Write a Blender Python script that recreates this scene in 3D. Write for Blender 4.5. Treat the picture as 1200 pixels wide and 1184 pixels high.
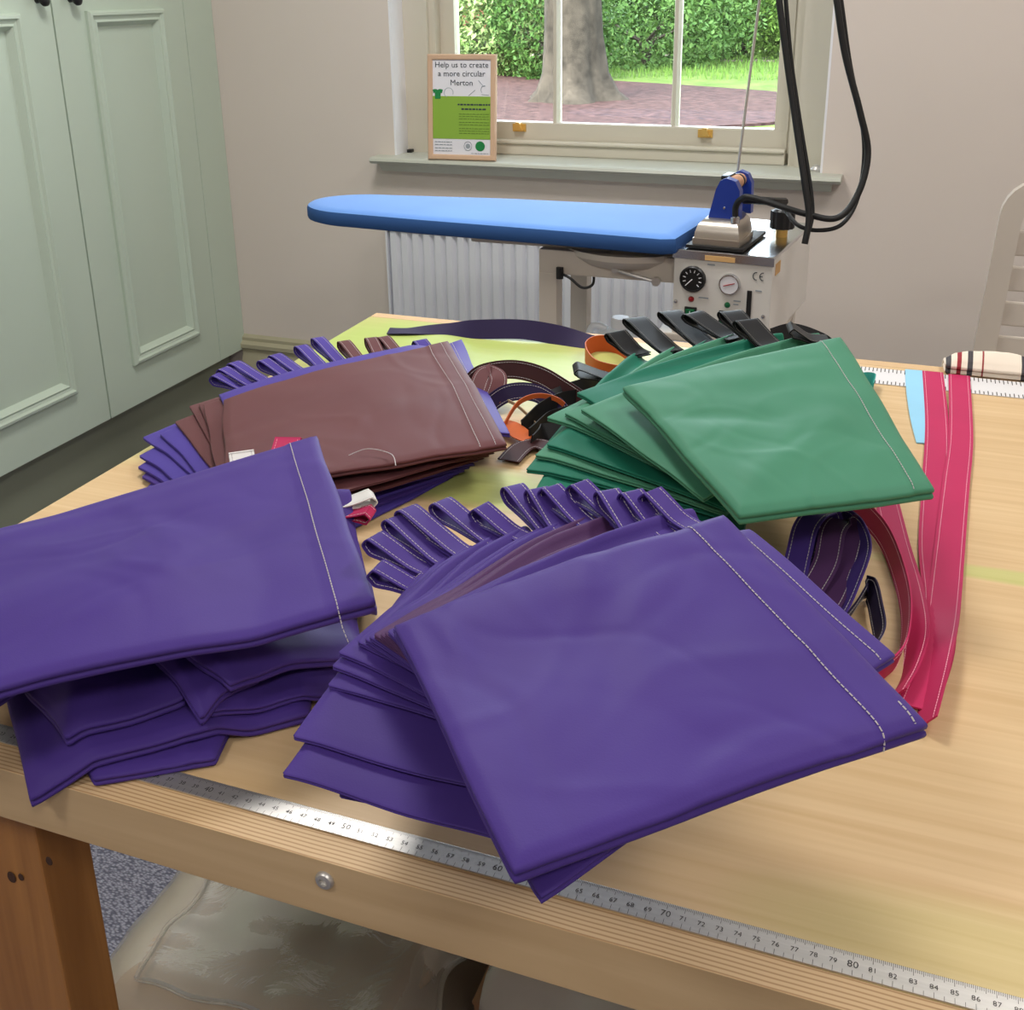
import bpy, bmesh, math, random
import numpy as np
from mathutils import Vector, Matrix
R = math.radians
sc = bpy.context.scene
for o in list(bpy.data.objects):
    bpy.data.objects.remove(o)

# ------------------------------------------------------------------ camera
F_PX, PX, PY = 1280.2, 600.0, 437.0
PITCH, YAW, ROLL = .33947, .35802, -.01346
CAM = np.array([0, 0, 1.368])
_f0 = np.array([-math.sin(YAW), math.cos(YAW), 0]); _r0 = np.array([math.cos(YAW), math.sin(YAW), 0]); _u0 = np.array([0, 0, 1.])
FWD = _f0*math.cos(PITCH) - _u0*math.sin(PITCH); _up = _u0*math.cos(PITCH) + _f0*math.sin(PITCH)
RGT = _r0*math.cos(ROLL) + _up*math.sin(ROLL); UPV = _up*math.cos(ROLL) - _r0*math.sin(ROLL)
cam_d = bpy.data.cameras.new('camera'); cam = bpy.data.objects.new('camera', cam_d); sc.collection.objects.link(cam)
cam_d.sensor_width = 36; cam_d.lens = F_PX/1200*36; cam_d.shift_y = (PY - 592)/1200; cam_d.clip_start = .02; cam_d.clip_end = 300
cam.matrix_world = Matrix(((RGT[0], UPV[0], -FWD[0], CAM[0]), (RGT[1], UPV[1], -FWD[1], CAM[1]), (RGT[2], UPV[2], -FWD[2], CAM[2]), (0, 0, 0, 1)))
sc.camera = cam
# ------------------------------------------------------------------ world, lights, exposure
w = bpy.data.worlds.new('sky'); sc.world = w; w.use_nodes = True
wn = w.node_tree.nodes; wl = w.node_tree.links; wn.clear()
wo = wn.new('ShaderNodeOutputWorld'); wb = wn.new('ShaderNodeBackground'); sk = wn.new('ShaderNodeTexSky')
sk.sky_type = 'NISHITA'; sk.sun_disc = False; sk.sun_elevation = R(52); sk.sun_rotation = R(200); sk.dust_density = 3; sk.air_density = 1.2
hs = wn.new('ShaderNodeHueSaturation'); hs.inputs['Saturation'].default_value = .45
wl.new(sk.outputs[0], hs.inputs['Color']); wl.new(hs.outputs[0], wb.inputs[0]); wb.inputs[1].default_value = 2.7; wl.new(wb.outputs[0], wo.inputs[0])
sc.view_settings.view_transform = 'Standard'; sc.view_settings.look = 'None'; sc.view_settings.gamma = 1; sc.view_settings.exposure = 0.14
sc.view_settings.use_curve_mapping = False
FILL_LAMPS = [(-1.0, 1.75, 26), (0.85, 1.75, 18), (-1.0, -.75, 14), (0.85, -.75, 18)]     # unseen ceiling panels added to brighten the room: x, y, watts
def area(name, loc, rot, sx, sy, power, col=(1, .975, .94), portal=False):
    d = bpy.data.lights.new(name, 'AREA'); d.shape = 'RECTANGLE'; d.size = sx; d.size_y = sy; d.energy = power; d.color = col
    o = bpy.data.objects.new(name, d); sc.collection.objects.link(o); o.location = loc; o.rotation_euler = rot
    if portal: d.cycles.is_portal = True
    return o
area('window_daylight', (-.89, 3.36, 1.6), (R(-90), 0, 0), 1.2, 1.5, 10, portal=True)

# ------------------------------------------------------------------ helpers
C = sc.collection
TZ = .88          # table top height
def ray(px, py): return FWD + RGT*(px - PX)/F_PX - UPV*(py - PY)/F_PX
def at_z(px, py, z): d = ray(px, py); return CAM + d*(z - CAM[2])/d[2]
def at_y(px, py, y): d = ray(px, py); return CAM + d*y/d[1]
def T(px, py, z=0.0): return at_z(px, py, TZ + z)
def link(name, me, mat, parent=None, smooth=False):
    o = bpy.data.objects.new(name, me); C.objects.link(o)
    if mat is not None: me.materials.append(mat)
    if parent is not None: o.parent = parent
    if smooth: me.polygons.foreach_set('use_smooth', [True]*len(me.polygons))
    return o
def tag(o, label=None, cat=None, group=None, kind=None):
    if label: o['label'] = label
    if cat: o['category'] = cat
    if group: o['group'] = group
    if kind: o['kind'] = kind
    return o
def empty(name, loc=(0, 0, 0), rz=0):
    o = bpy.data.objects.new(name, None); C.objects.link(o); o.location = loc; o.rotation_euler = (0, 0, rz); o.empty_display_size = .05
    return o
class MB:
    def __init__(s): s.v = []; s.f = []
    def add(s, v, f):
        n = len(s.v); s.v += [tuple(map(float, p)) for p in v]; s.f += [tuple(i + n for i in q) for q in f]; return s
    def box(s, x0, x1, y0, y1, z0, z1, b=0.0):
        if b <= 0:
            v = [(x, y, z) for z in (z0, z1) for y in (y0, y1) for x in (x0, x1)]
            return s.add(v, [(0, 2, 3, 1), (4, 5, 7, 6), (0, 1, 5, 4), (2, 6, 7, 3), (0, 4, 6, 2), (1, 3, 7, 5)])
        bm = bmesh.new(); bmesh.ops.create_cube(bm, size=1)
        for q in bm.verts: q.co = Vector(((x0+x1)/2 + q.co.x*(x1-x0), (y0+y1)/2 + q.co.y*(y1-y0), (z0+z1)/2 + q.co.z*(z1-z0)))
        bmesh.ops.bevel(bm, geom=bm.edges[:], offset=b, segments=2, affect='EDGES', profile=.6)
        bm.verts.index_update(); s.add([q.co[:] for q in bm.verts], [[q.index for q in f.verts] for f in bm.faces]); bm.free(); return s
    def lathe(s, prof, c=(0, 0, 0), axis='z', n=24, cap=True):
        v = []; 
        for (r, h) in prof:
            for k in range(n):
                a = 2*math.pi*k/n; p = (r*math.cos(a), r*math.sin(a), h)
                if axis == 'y': p = (p[0], p[2], -p[1])
                if axis == 'x': p = (p[2], p[0], p[1])
                v.append((c[0]+p[0], c[1]+p[1], c[2]+p[2]))
        f = [(i*n+k, i*n+(k+1) % n, (i+1)*n+(k+1) % n, (i+1)*n+k) for i in range(len(prof)-1) for k in range(n)]
        if cap: f += [tuple(range(n-1, -1, -1)), tuple((len(prof)-1)*n+k for k in range(n))]
        return s.add(v, f)
    def tube(s, pts, r, n=8):
        pts = [Vector(p) for p in pts]; m = len(pts); rs = r if hasattr(r, '__len__') else [r]*m; v = []
        t0 = (pts[1]-pts[0]).normalized(); u = t0.orthogonal().normalized()
        for i, p in enumerate(pts):
            t = (pts[min(i+1, m-1)] - pts[max(i-1, 0)]).normalized(); u = (u - t*u.dot(t)).normalized(); b = t.cross(u)
            for k in range(n):
                a = 2*math.pi*k/n; v.append(p + (u*math.cos(a) + b*math.sin(a))*rs[i])
        f = [(i*n+k, i*n+(k+1) % n, (i+1)*n+(k+1) % n, (i+1)*n+k) for i in range(m-1) for k in range(n)]
        f += [tuple(range(n-1, -1, -1)), tuple((m-1)*n+k for k in range(n))]
        return s.add(v, f)
    def prism(s, poly, h0, h1, plane='xy'):
        def P(a, b, h): return {'xy': (a, b, h), 'xz': (a, h, b), 'yz': (h, a, b)}[plane]
        n = len(poly); v = [P(a, b, h0) for a, b in poly] + [P(a, b, h1) for a, b in poly]
        return s.add(v, [tuple(range(n-1, -1, -1)), tuple(range(n, 2*n))] + [(i, (i+1) % n, n+(i+1) % n, n+i) for i in range(n)])
    def mesh(s, name='m'):
        me = bpy.data.meshes.new(name); me.from_pydata(s.v, [], s.f)
        bm = bmesh.new(); bm.from_mesh(me); bmesh.ops.recalc_face_normals(bm, faces=bm.faces[:]); bm.to_mesh(me); bm.free(); return me
    def build(s, name, mat, parent=None, smooth=False): return link(name, s.mesh(name), mat, parent, smooth)
def B(*a, b=0.0): return MB().box(*a, b=b)
def auto_smooth(o, ang=35):
    me = o.data; me.polygons.foreach_set('use_smooth', [True]*len(me.polygons))
    bm = bmesh.new(); bm.from_mesh(me)
    for e in bm.edges:
        if len(e.link_faces) == 2 and e.calc_face_angle(0) > R(ang): e.smooth = False
    bm.to_mesh(me); bm.free(); return o
def spline(pts, n=8):
    P = [np.array(p, float) for p in pts]; out = []
    for i in range(len(P)-1):
        p0, p1, p2, p3 = P[max(i-1, 0)], P[i], P[i+1], P[min(i+2, len(P)-1)]
        for k in range(n):
            t = k/n; out.append(.5*((2*p1) + (-p0+p2)*t + (2*p0-5*p1+4*p2-p3)*t*t + (-p0+3*p1-3*p2+p3)*t**3))
    out.append(P[-1]); return out
def frame_sweep(x0, x1, z0, z1, prof, y=0.0):
    """mitred frame around a rectangle in x-z; prof = [(inset, -y height)]"""
    m = MB(); n = len(prof); v = []
    for (cx, cz, sx, sz) in ((x0, z0, 1, 1), (x1, z0, -1, 1), (x1, z1, -1, -1), (x0, z1, 1, -1)):
        for i, h in prof: v.append((cx + sx*i, y - h, cz + sz*i))
    f = [(c*n+i, ((c+1) % 4)*n+i, ((c+1) % 4)*n+i+1, c*n+i+1) for c in range(4) for i in range(n-1)]
    return m.add(v, f)
_txt = {}
def text_geo(body, size, align='CENTER'):
    key = (body, size, align)
    if key not in _txt:
        cu = bpy.data.curves.new('t', 'FONT'); cu.body = body; cu.size = size; cu.align_x = align; cu.resolution_u = 2
        ob = bpy.data.objects.new('t', cu); me = bpy.data.meshes.new_from_object(ob)
        _txt[key] = ([tuple(q.co) for q in me.vertices], [tuple(p.vertices) for p in me.polygons])
        bpy.data.objects.remove(ob); bpy.data.meshes.remove(me); bpy.data.curves.remove(cu)
    return _txt[key]

# ------------------------------------------------------------------ materials
def srgb(r, g, b):
    return tuple(((c/255)/12.92 if c/255 <= .04045 else ((c/255+.055)/1.055)**2.4) for c in (r, g, b)) + (1,)
MATS = {}
def base_mat(name, col, rough=.5, metal=0.0, spec=.5, noise=None, bump=None, coat=0, sheen=0):
    """noise=(scale, amount, (sx,sy,sz))  bump=(scale, strength, distance)"""
    if name in MATS: return MATS[name]
    m = bpy.data.materials.new(name); m.use_nodes = True; nt = m.node_tree; N = nt.nodes; L = nt.links
    p = N['Principled BSDF']; p.inputs['Roughness'].default_value = rough; p.inputs['Metallic'].default_value = metal
    p.inputs['Specular IOR Level'].default_value = spec; p.inputs['Coat Weight'].default_value = coat; p.inputs['Sheen Weight'].default_value = sheen
    p.inputs['Base Color'].default_value = col
    tc = N.new('ShaderNodeTexCoord')
    if noise:
        mp = N.new('ShaderNodeMapping'); mp.inputs['Scale'].default_value = noise[2] if len(noise) > 2 else (1, 1, 1)
        nz = N.new('ShaderNodeTexNoise'); nz.inputs['Scale'].default_value = noise[0]; nz.inputs['Detail'].default_value = 4
        cr = N.new('ShaderNodeValToRGB'); a = noise[1]
        cr.color_ramp.elements[0].position = .3; cr.color_ramp.elements[1].position = .7
        cr.color_ramp.elements[0].color = tuple(c*(1-a) for c in col[:3]) + (1,); cr.color_ramp.elements[1].color = tuple(min(1, c*(1+a)) for c in col[:3]) + (1,)
        L.new(tc.outputs['Object'], mp.inputs[0]); L.new(mp.outputs[0], nz.inputs[0]); L.new(nz.outputs[0], cr.inputs[0]); L.new(cr.outputs[0], p.inputs['Base Color'])
    if bump:
        nb = N.new('ShaderNodeTexNoise'); nb.inputs['Scale'].default_value = bump[0]; nb.inputs['Detail'].default_value = 3
        bp = N.new('ShaderNodeBump'); bp.inputs['Strength'].default_value = bump[1]; bp.inputs['Distance'].default_value = bump[2]
        L.new(tc.outputs['Object'], nb.inputs[0]); L.new(nb.outputs[0], bp.inputs['Height']); L.new(bp.outputs[0], p.inputs['Normal'])
    MATS[name] = m; return m
def fabric(name, col, rough=.55): return base_mat(name, col, rough, spec=.16, noise=(9, .05), bump=(900, .12, .0006), sheen=.03)
M_purple = fabric('purple_cloth', srgb(73, 52, 132)); M_purple2 = fabric('violet_cloth', srgb(76, 60, 148)); M_plum = fabric('plum_cloth', srgb(84, 52, 96))
M_brown = fabric('maroon_brown_cloth', srgb(102, 61, 64)); M_green = fabric('green_cloth', srgb(72, 134, 106)); M_teal = fabric('teal_cloth', srgb(30, 112, 90))
M_black = fabric('black_webbing', srgb(28, 28, 30), .5); M_pink = fabric('pink_webbing', srgb(188, 42, 92)); M_lblue = fabric('light_blue_webbing', srgb(150, 205, 235))
M_white = fabric('white_webbing', srgb(232, 230, 226)); M_orange = fabric('orange_strap', srgb(196, 96, 48)); M_dbrown = fabric('dark_brown_strap', srgb(64, 34, 36))
M_lining = fabric('grey_lining', srgb(190, 188, 180)); M_navy = fabric('navy_strap', srgb(44, 34, 70))
M_thread = base_mat('pale_thread', srgb(196, 188, 190), .7)
M_chrome = base_mat('polished_steel', (.6, .61, .63, 1), .2, 1); M_steel = base_mat('brushed_steel', (.62, .6, .57, 1), .42, .82, noise=(300, .06, (.02, 1, 1)))
M_wall = base_mat('wall_paint', srgb(220, 209, 200), .85, spec=.25, noise=(1.5, .02), bump=(140, .08, .001))
M_ceil = base_mat('ceiling_paint', srgb(238, 236, 230), .9); M_sage = base_mat('sage_paint', srgb(192, 206, 190), .36, spec=.5, noise=(2, .02), bump=(60, .03, .001))
M_sage_d = base_mat('sage_plinth_paint', srgb(130, 134, 116), .5); M_frame = base_mat('window_paint', srgb(206, 200, 184), .45, noise=(3, .02)); M_sill = base_mat('sill_paint', srgb(186, 188, 176), .4)
M_base = base_mat('baseboard_paint', srgb(172, 166, 140), .45); M_rad = base_mat('radiator_enamel', srgb(222, 224, 230), .35)
M_reveal = base_mat('reveal_paint', srgb(236, 236, 240), .8)
M_blackp = base_mat('black_plastic', srgb(22, 22, 24), .4); M_rubber = base_mat('black_rubber', srgb(16, 16, 18), .55); M_brass = base_mat('brass', srgb(226, 184, 100), .3, .5)
M_beige = base_mat('beige_enamel', srgb(206, 196, 184), .38); M_white_en = base_mat('white_enamel', srgb(226, 222, 216), .35)
M_blueboard = base_mat('blue_board_cover', srgb(104, 152, 224), .85, spec=.2, noise=(6, .06), bump=(400, .15, .0008), sheen=.2); M_bluep = base_mat('blue_plastic', srgb(26, 56, 150), .35)
M_cork = base_mat('cork_grip', srgb(206, 160, 128), .75, noise=(60, .15)); M_alu = base_mat('cast_aluminium', srgb(190, 182, 172), .35, .9, bump=(120, .1, .001))
M_red = base_mat('red_lens', srgb(150, 18, 28), .2); M_greenl = base_mat('green_lens', srgb(18, 100, 60), .2); M_paper = base_mat('white_paper', srgb(232, 230, 236), .7)
M_lime = base_mat('lime_print', srgb(140, 178, 62), .7); M_ink = base_mat('dark_ink', srgb(50, 60, 70), .7); M_inkg = base_mat('green_ink', srgb(18, 130, 66), .7); M_inkl = base_mat('grey_ink', srgb(150, 158, 166), .7)
M_tick = base_mat('ruler_ink', srgb(70, 66, 64), .6); M_pinew = base_mat('pale_frame_wood', srgb(214, 178, 148), .5, noise=(8, .12, (1, 1, .1)))
M_card = base_mat('cardboard', srgb(150, 112, 80), .8, noise=(20, .06)); M_clay = base_mat('beige_canvas', srgb(172, 150, 122), .8, noise=(12, .1), bump=(300, .2, .001))
M_chair = base_mat('pale_beige_plastic', srgb(206, 196, 184), .35); M_pan = base_mat('orange_sticker', srgb(226, 180, 120), .6)
M_jug = base_mat('white_translucent_plastic', srgb(238, 244, 250), .3)

def wood_mat(name, c0, c1, scale=(3, 40, 40), axis_noise=6, green=False):
    m = bpy.data.materials.new(name); m.use_nodes = True; N = m.node_tree.nodes; L = m.node_tree.links; p = N['Principled BSDF']
    p.inputs['Roughness'].default_value = .42; p.inputs['Specular IOR Level'].default_value = .4
    tc = N.new('ShaderNodeTexCoord'); mp = N.new('ShaderNodeMapping'); mp.inputs['Scale'].default_value = scale
    nz = N.new('ShaderNodeTexNoise'); nz.inputs['Scale'].default_value = 1; nz.inputs['Detail'].default_value = 6; nz.inputs['Distortion'].default_value = .6
    cr = N.new('ShaderNodeValToRGB'); cr.color_ramp.elements[0].position = .3; cr.color_ramp.elements[1].position = .72
    cr.color_ramp.elements[0].color = c0; cr.color_ramp.elements[1].color = c1
    L.new(tc.outputs['Object'], mp.inputs[0]); L.new(mp.outputs[0], nz.inputs[0]); L.new(nz.outputs[0], cr.inputs[0])
    col = cr.outputs[0]
    n2 = N.new('ShaderNodeTexNoise'); n2.inputs['Scale'].default_value = 2.2; n2.inputs['Detail'].default_value = 3
    L.new(tc.outputs['Object'], n2.inputs[0])
    hv = N.new('ShaderNodeHueSaturation'); mr = N.new('ShaderNodeMapRange'); mr.inputs[3].default_value = .9; mr.inputs[4].default_value = 1.08
    L.new(n2.outputs[0], mr.inputs[0]); L.new(mr.outputs[0], hv.inputs['Value']); L.new(col, hv.inputs['Color']); col = hv.outputs[0]
    if green:       # green spray-paint stains with a shape of their own
        sx = N.new('ShaderNodeSeparateXYZ'); L.new(tc.outputs['Object'], sx.inputs[0])
        n3 = N.new('ShaderNodeTexNoise'); n3.inputs['Scale'].default_value = 5; n3.inputs['Detail'].default_value = 3; L.new(tc.outputs['Object'], n3.inputs[0])
        def mth(op, a, b=None):
            q = N.new('ShaderNodeMath'); q.operation = op
            for i, t in enumerate((a, b)):
                if t is None: continue
                if isinstance(t, (int, float)): q.inputs[i].default_value = t
                else: L.new(t, q.inputs[i])
            return q.outputs[0]
        def blob(cx, cy, rx, ry):
            a = mth('DIVIDE', mth('SUBTRACT', sx.outputs[0], cx), rx); b = mth('DIVIDE', mth('SUBTRACT', sx.outputs[1], cy), ry)
            d = mth('ADD', mth('MULTIPLY', a, a), mth('MULTIPLY', b, b)); d = mth('ADD', d, mth('MULTIPLY', mth('SUBTRACT', n3.outputs[0], .5), 1.6))
            q = N.new('ShaderNodeMapRange'); q.inputs[1].default_value = 1.25; q.inputs[2].default_value = .35; q.clamp = True; L.new(d, q.inputs[0]); return q.outputs[0]
        acc = None
        for a, s in GREEN:
            bl = mth('MULTIPLY', blob(*a), s); acc = bl if acc is None else mth('MAXIMUM', acc, bl)
        mx = N.new('ShaderNodeMix'); mx.data_type = 'RGBA'; mx.inputs[7].default_value = srgb(166, 204, 96)
        L.new(acc, mx.inputs[0]); L.new(col, mx.inputs[6]); col = mx.outputs[2]
    L.new(col, p.inputs['Base Color'])
    bp = N.new('ShaderNodeBump'); bp.inputs['Strength'].default_value = .06; bp.inputs['Distance'].default_value = .001; L.new(nz.outputs[0], bp.inputs['Height']); L.new(bp.outputs[0], p.inputs['Normal'])
    return m
GREEN = [((-.58, 1.34, .34, .2), .72), ((-.80, 1.04, .07, .16), .5), ((-.40, .95, .11, .05), .55), ((.12, .93, .16, .014), .4), ((.12, .49, .16, .05), .16), ((-.30, 1.42, .2, .14), .6)]
M_top = wood_mat('birch_plywood', srgb(208, 174, 128), srgb(222, 191, 147), (3, 110, 60), green=True)
M_face = wood_mat('birch_board_face', srgb(188, 158, 118), srgb(208, 180, 140), (3, 40, 46)); M_leg = wood_mat('pine_leg', srgb(144, 94, 46), srgb(180, 126, 68), (46, 46, 3))
def ply_edge():
    m = bpy.data.materials.new('plywood_edge_layers'); m.use_nodes = True; N = m.node_tree.nodes; L = m.node_tree.links; p = N['Principled BSDF']; p.inputs['Roughness'].default_value = .6
    tc = N.new('ShaderNodeTexCoord'); sx = N.new('ShaderNodeSeparateXYZ'); L.new(tc.outputs['Object'], sx.inputs[0])
    nz = N.new('ShaderNodeTexNoise'); nz.inputs['Scale'].default_value = 18; L.new(tc.outputs['Object'], nz.inputs[0])
    a = N.new('ShaderNodeMath'); a.operation = 'MULTIPLY_ADD'; a.inputs[1].default_value = 640; L.new(sx.outputs[1], a.inputs[0]); L.new(nz.outputs[0], a.inputs[2])
    b = N.new('ShaderNodeMath'); b.operation = 'PINGPONG'; b.inputs[1].default_value = 1; L.new(a.outputs[0], b.inputs[0])
    cr = N.new('ShaderNodeValToRGB'); cr.color_ramp.elements[0].position = .1; cr.color_ramp.elements[1].position = .5
    cr.color_ramp.elements[0].color = srgb(184, 142, 98); cr.color_ramp.elements[1].color = srgb(222, 190, 146); L.new(b.outputs[0], cr.inputs[0]); L.new(cr.outputs[0], p.inputs['Base Color']); return m
M_ply = ply_edge()
def carpet():
    m = bpy.data.materials.new('grey_loop_carpet'); m.use_nodes = True; N = m.node_tree.nodes; L = m.node_tree.links; p = N['Principled BSDF']; p.inputs['Roughness'].default_value = .95; p.inputs['Specular IOR Level'].default_value = .1
    tc = N.new('ShaderNodeTexCoord'); mp = N.new('ShaderNodeMapping'); mp.inputs['Scale'].default_value = (1, 1.8, 1); vo = N.new('ShaderNodeTexVoronoi'); vo.inputs['Scale'].default_value = 170
    L.new(tc.outputs['Object'], mp.inputs[0]); L.new(mp.outputs[0], vo.inputs[0]); cr = N.new('ShaderNodeValToRGB'); cr.color_ramp.elements[0].color = srgb(184, 184, 198); cr.color_ramp.elements[1].color = srgb(100, 100, 114); cr.color_ramp.elements[1].position = .75
    L.new(vo.outputs['Distance'], cr.inputs[0]); L.new(cr.outputs[0], p.inputs['Base Color'])
    bp = N.new('ShaderNodeBump'); bp.invert = True; bp.inputs['Distance'].default_value = .003; L.new(vo.outputs['Distance'], bp.inputs['Height']); L.new(bp.outputs[0], p.inputs['Normal']); return m
M_carpet = carpet()
def see_through(name, tint, gloss=.5, film=0.0, rough=.05, crinkle=0):
    m = bpy.data.materials.new(name); m.use_nodes = True; N = m.node_tree.nodes; L = m.node_tree.links; N.clear()
    o = N.new('ShaderNodeOutputMaterial'); t = N.new('ShaderNodeBsdfTransparent'); t.inputs[0].default_value = tint
    g = N.new('ShaderNodeBsdfGlossy'); g.inputs['Roughness'].default_value = rough; fr = N.new('ShaderNodeFresnel'); fr.inputs[0].default_value = 1.45
    mx = N.new('ShaderNodeMixShader'); ml = N.new('ShaderNodeMath'); ml.operation = 'MULTIPLY'; ml.inputs[1].default_value = gloss; L.new(fr.outputs[0], ml.inputs[0]); L.new(ml.outputs[0], mx.inputs[0])
    src = t.outputs[0]
    if film:
        d = N.new('ShaderNodeBsdfDiffuse'); d.inputs[0].default_value = (.72, .69, .64, 1); m2 = N.new('ShaderNodeMixShader'); m2.inputs[0].default_value = film; L.new(t.outputs[0], m2.inputs[1]); L.new(d.outputs[0], m2.inputs[2]); src = m2.outputs[0]
    if crinkle:
        tc = N.new('ShaderNodeTexCoord'); nz = N.new('ShaderNodeTexNoise'); nz.inputs['Scale'].default_value = 14; nz.inputs['Detail'].default_value = 5; nz.inputs['Distortion'].default_value = 1.2
        bp = N.new('ShaderNodeBump'); bp.inputs['Strength'].default_value = crinkle; bp.inputs['Distance'].default_value = .02; L.new(tc.outputs['Object'], nz.inputs[0]); L.new(nz.outputs[0], bp.inputs['Height']); L.new(bp.outputs[0], g.inputs['Normal']); L.new(bp.outputs[0], fr.inputs['Normal'])
    L.new(src, mx.inputs[1]); L.new(g.outputs[0], mx.inputs[2]); L.new(mx.outputs[0], o.inputs[0]); return m
M_glass = see_through('window_glass', (.96, .98, .97, 1), .8, .0, .01); M_poly = see_through('clear_polythene', (.97, .96, .94, 1), .35, .14, .38, .12); M_polyw = see_through('white_polythene', (.95, .96, .97, 1), 1.0, .6, .25, .4)

# ------------------------------------------------------------------ room
DY = 3.1
WX0, WX1, WZ0, WZ1 = -1.54, -.248, .862, 2.35
def struct(o): o['kind'] = 'structure'; return o
struct(B(-2.85, 2.4, -2.7, DY + .35, -.05, 0).build('floor', M_carpet)); struct(B(-2.85, 2.4, -2.7, DY + .35, 2.75, 2.8).build('ceiling', M_ceil))
m = MB(); m.box(-2.85, WX0, DY, DY+.33, 0, 2.75); m.box(WX1, 2.4, DY, DY+.33, 0, 2.75); m.box(WX0, WX1, DY, DY+.33, 0, WZ0); m.box(WX0, WX1, DY, DY+.33, WZ1, 2.75)
struct(m.build('wall_back', M_wall))
struct(B(-2.85, -2.75, -2.7, DY, 0, 2.75).build('wall_left', M_wall)); struct(B(2.3, 2.4, -2.7, DY, 0, 2.75).build('wall_right', M_wall)); struct(B(-2.75, 2.3, -2.7, -2.6, 0, 2.75).build('wall_front', M_wall))
bb = MB(); bb.prism([(DY, 0), (DY-.024, 0), (DY-.024, .155), (DY-.019, .162), (DY-.019, .185), (DY-.028, .192), (DY-.028, .205), (DY-.014, .215), (DY-.014, .226), (DY, .235)], -2.16, 2.3, 'yz')
struct(auto_smooth(bb.build('baseboard_back', M_base), 50))
# added ceiling panels, out of view, lighting the room
for i, (x, y, pw) in enumerate(FILL_LAMPS):
    t = empty('added_ceiling_light', (x, y, 2.75))
    frame_sweep(-.3, .3, -.3, .3, [(0, 0), (0, .02), (.018, .02), (.018, .008)]).build('frame', M_white_en, t).rotation_euler = (R(90), 0, 0)
    md = base_mat('light_diffuser', (1, 1, 1, 1), .6); md.node_tree.nodes['Principled BSDF'].inputs['Emission Strength'].default_value = 0
    B(-.285, .285, -.285, .285, -.012, -.006).build('diffuser', md, t)
    tag(t, 'added unseen square white ceiling light panel ' + ('above the ironing board', 'above the plastic chair', 'behind the table on the cupboard side', 'behind the table on the chair side')[i], 'ceiling light', 'added ceiling light panels')
    area('fill_lamp', (x, y, 2.72), (0, 0, 0), .56, .56, pw)

# ------------------------------------------------------------------ window
win = empty('window_1', ((WX0+WX1)/2, DY, WZ0)); win['kind'] = 'structure'
WO = Vector(win.location)
def wpart(mb, name, mat, parent=win):
    o = mb.build(name, mat, parent)
    if parent is win:
        for q in o.data.vertices: q.co -= WO
    else:
        for q in o.data.vertices: q.co -= WO
    return o
SY = DY + .085        # face of the box frame
m = MB(); m.box(WX0, WX0+.006, DY, SY, WZ0, WZ1); m.box(WX1-.006, WX1, DY, SY, WZ0, WZ1); m.box(WX0, WX1, DY, SY, WZ1-.006, WZ1); wpart(m, 'reveal', M_reveal)
m = MB()
for (a, b, y0, y1) in ((WX0, WX0+.085, SY, SY+.13), (WX0+.085, WX0+.105, SY+.018, SY+.13), (WX0+.105, WX0+.12, SY+.06, SY+.13)):
    m.box(a, b, y0, y1, WZ0+.015, WZ1); m.box(WX0+WX1-b, WX0+WX1-a, y0, y1, WZ0+.015, WZ1)
m.box(WX0, WX1, SY, SY+.13, WZ1-.08, WZ1)
wpart(m, 'window_frame', M_frame)
m = MB(); m.prism([(DY+.33, WZ0), (DY-.058, WZ0-.004), (DY-.066, WZ0), (DY-.07, WZ0+.006), (DY-.066, WZ0+.013), (DY-.06, WZ0+.016), (DY+.33, WZ0+.016)], WX0-.055, WX1+.055, 'yz')
m.prism([(DY, WZ0-.028), (DY-.035, WZ0-.028), (DY-.055, WZ0-.004), (DY, WZ0)], WX0-.03, WX1+.03, 'yz'); wpart(m, 'window_sill', M_sill)
GX0, GX1 = WX0+.115, WX1-.115
m = MB(); m.box(GX0, GX1, SY+.02, SY+.06, WZ0+.016, WZ0+.05, b=.004); m.box(GX0, GX1, SY+.012, SY+.05, WZ0+.05, WZ0+.06, b=.004); wpart(m, 'inner_bead', M_frame)
LZ0, LZ1 = WZ0+.05, 1.62
def sash(z0, z1, y0, bars, name):
    m = MB(); m.box(GX0, GX1, y0, y0+.04, z0, z0+.062, b=.004); m.box(GX0, GX1, y0, y0+.04, z1-.04, z1, b=.004); m.box(GX0, GX0+.038, y0, y0+.04, z0+.06, z1-.04); m.box(GX1-.038, GX1, y0, y0+.04, z0+.06, z1-.04)
    s = wpart(m, name, M_frame)
    for bx in bars:
        m = MB(); m.prism([(bx-.005, y0+.002), (bx+.005, y0+.002), (bx+.011, y0+.022), (bx+.011, y0+.038), (bx-.011, y0+.038), (bx-.011, y0+.022)], z0+.06, z1-.04); wpart(m, 'glazing_bar', M_frame, s)
    ed = [GX0+.036] + list(bars) + [GX1-.036]
    for a, b in zip(ed[:-1], ed[1:]): wpart(B(a+.004, b-.004, y0+.024, y0+.028, z0+.058, z1-.038), 'pane', M_glass, s)
    return s
bars = (-1.062, -.695)
s1 = sash(LZ0, LZ1, SY+.055, bars, 'lower_sash'); s2 = sash(LZ1-.04, WZ1-.08, SY+.1, bars, 'upper_sash')
for lx in (-1.176, -.598):      # brass sash lifts
    m = MB(); y = SY+.055; z = LZ0+.045
    m.box(lx-.022, lx+.022, y-.004, y, z-.012, z+.012, b=.0015); m.prism([(lx-.016, z-.006), (lx+.016, z-.006), (lx+.010, z+.004), (lx+.006, z+.018), (lx-.006, z+.018), (lx-.010, z+.004)], y-.02, y-.004, 'xz')
    wpart(m, 'sash_lift', M_brass, s1)
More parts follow.
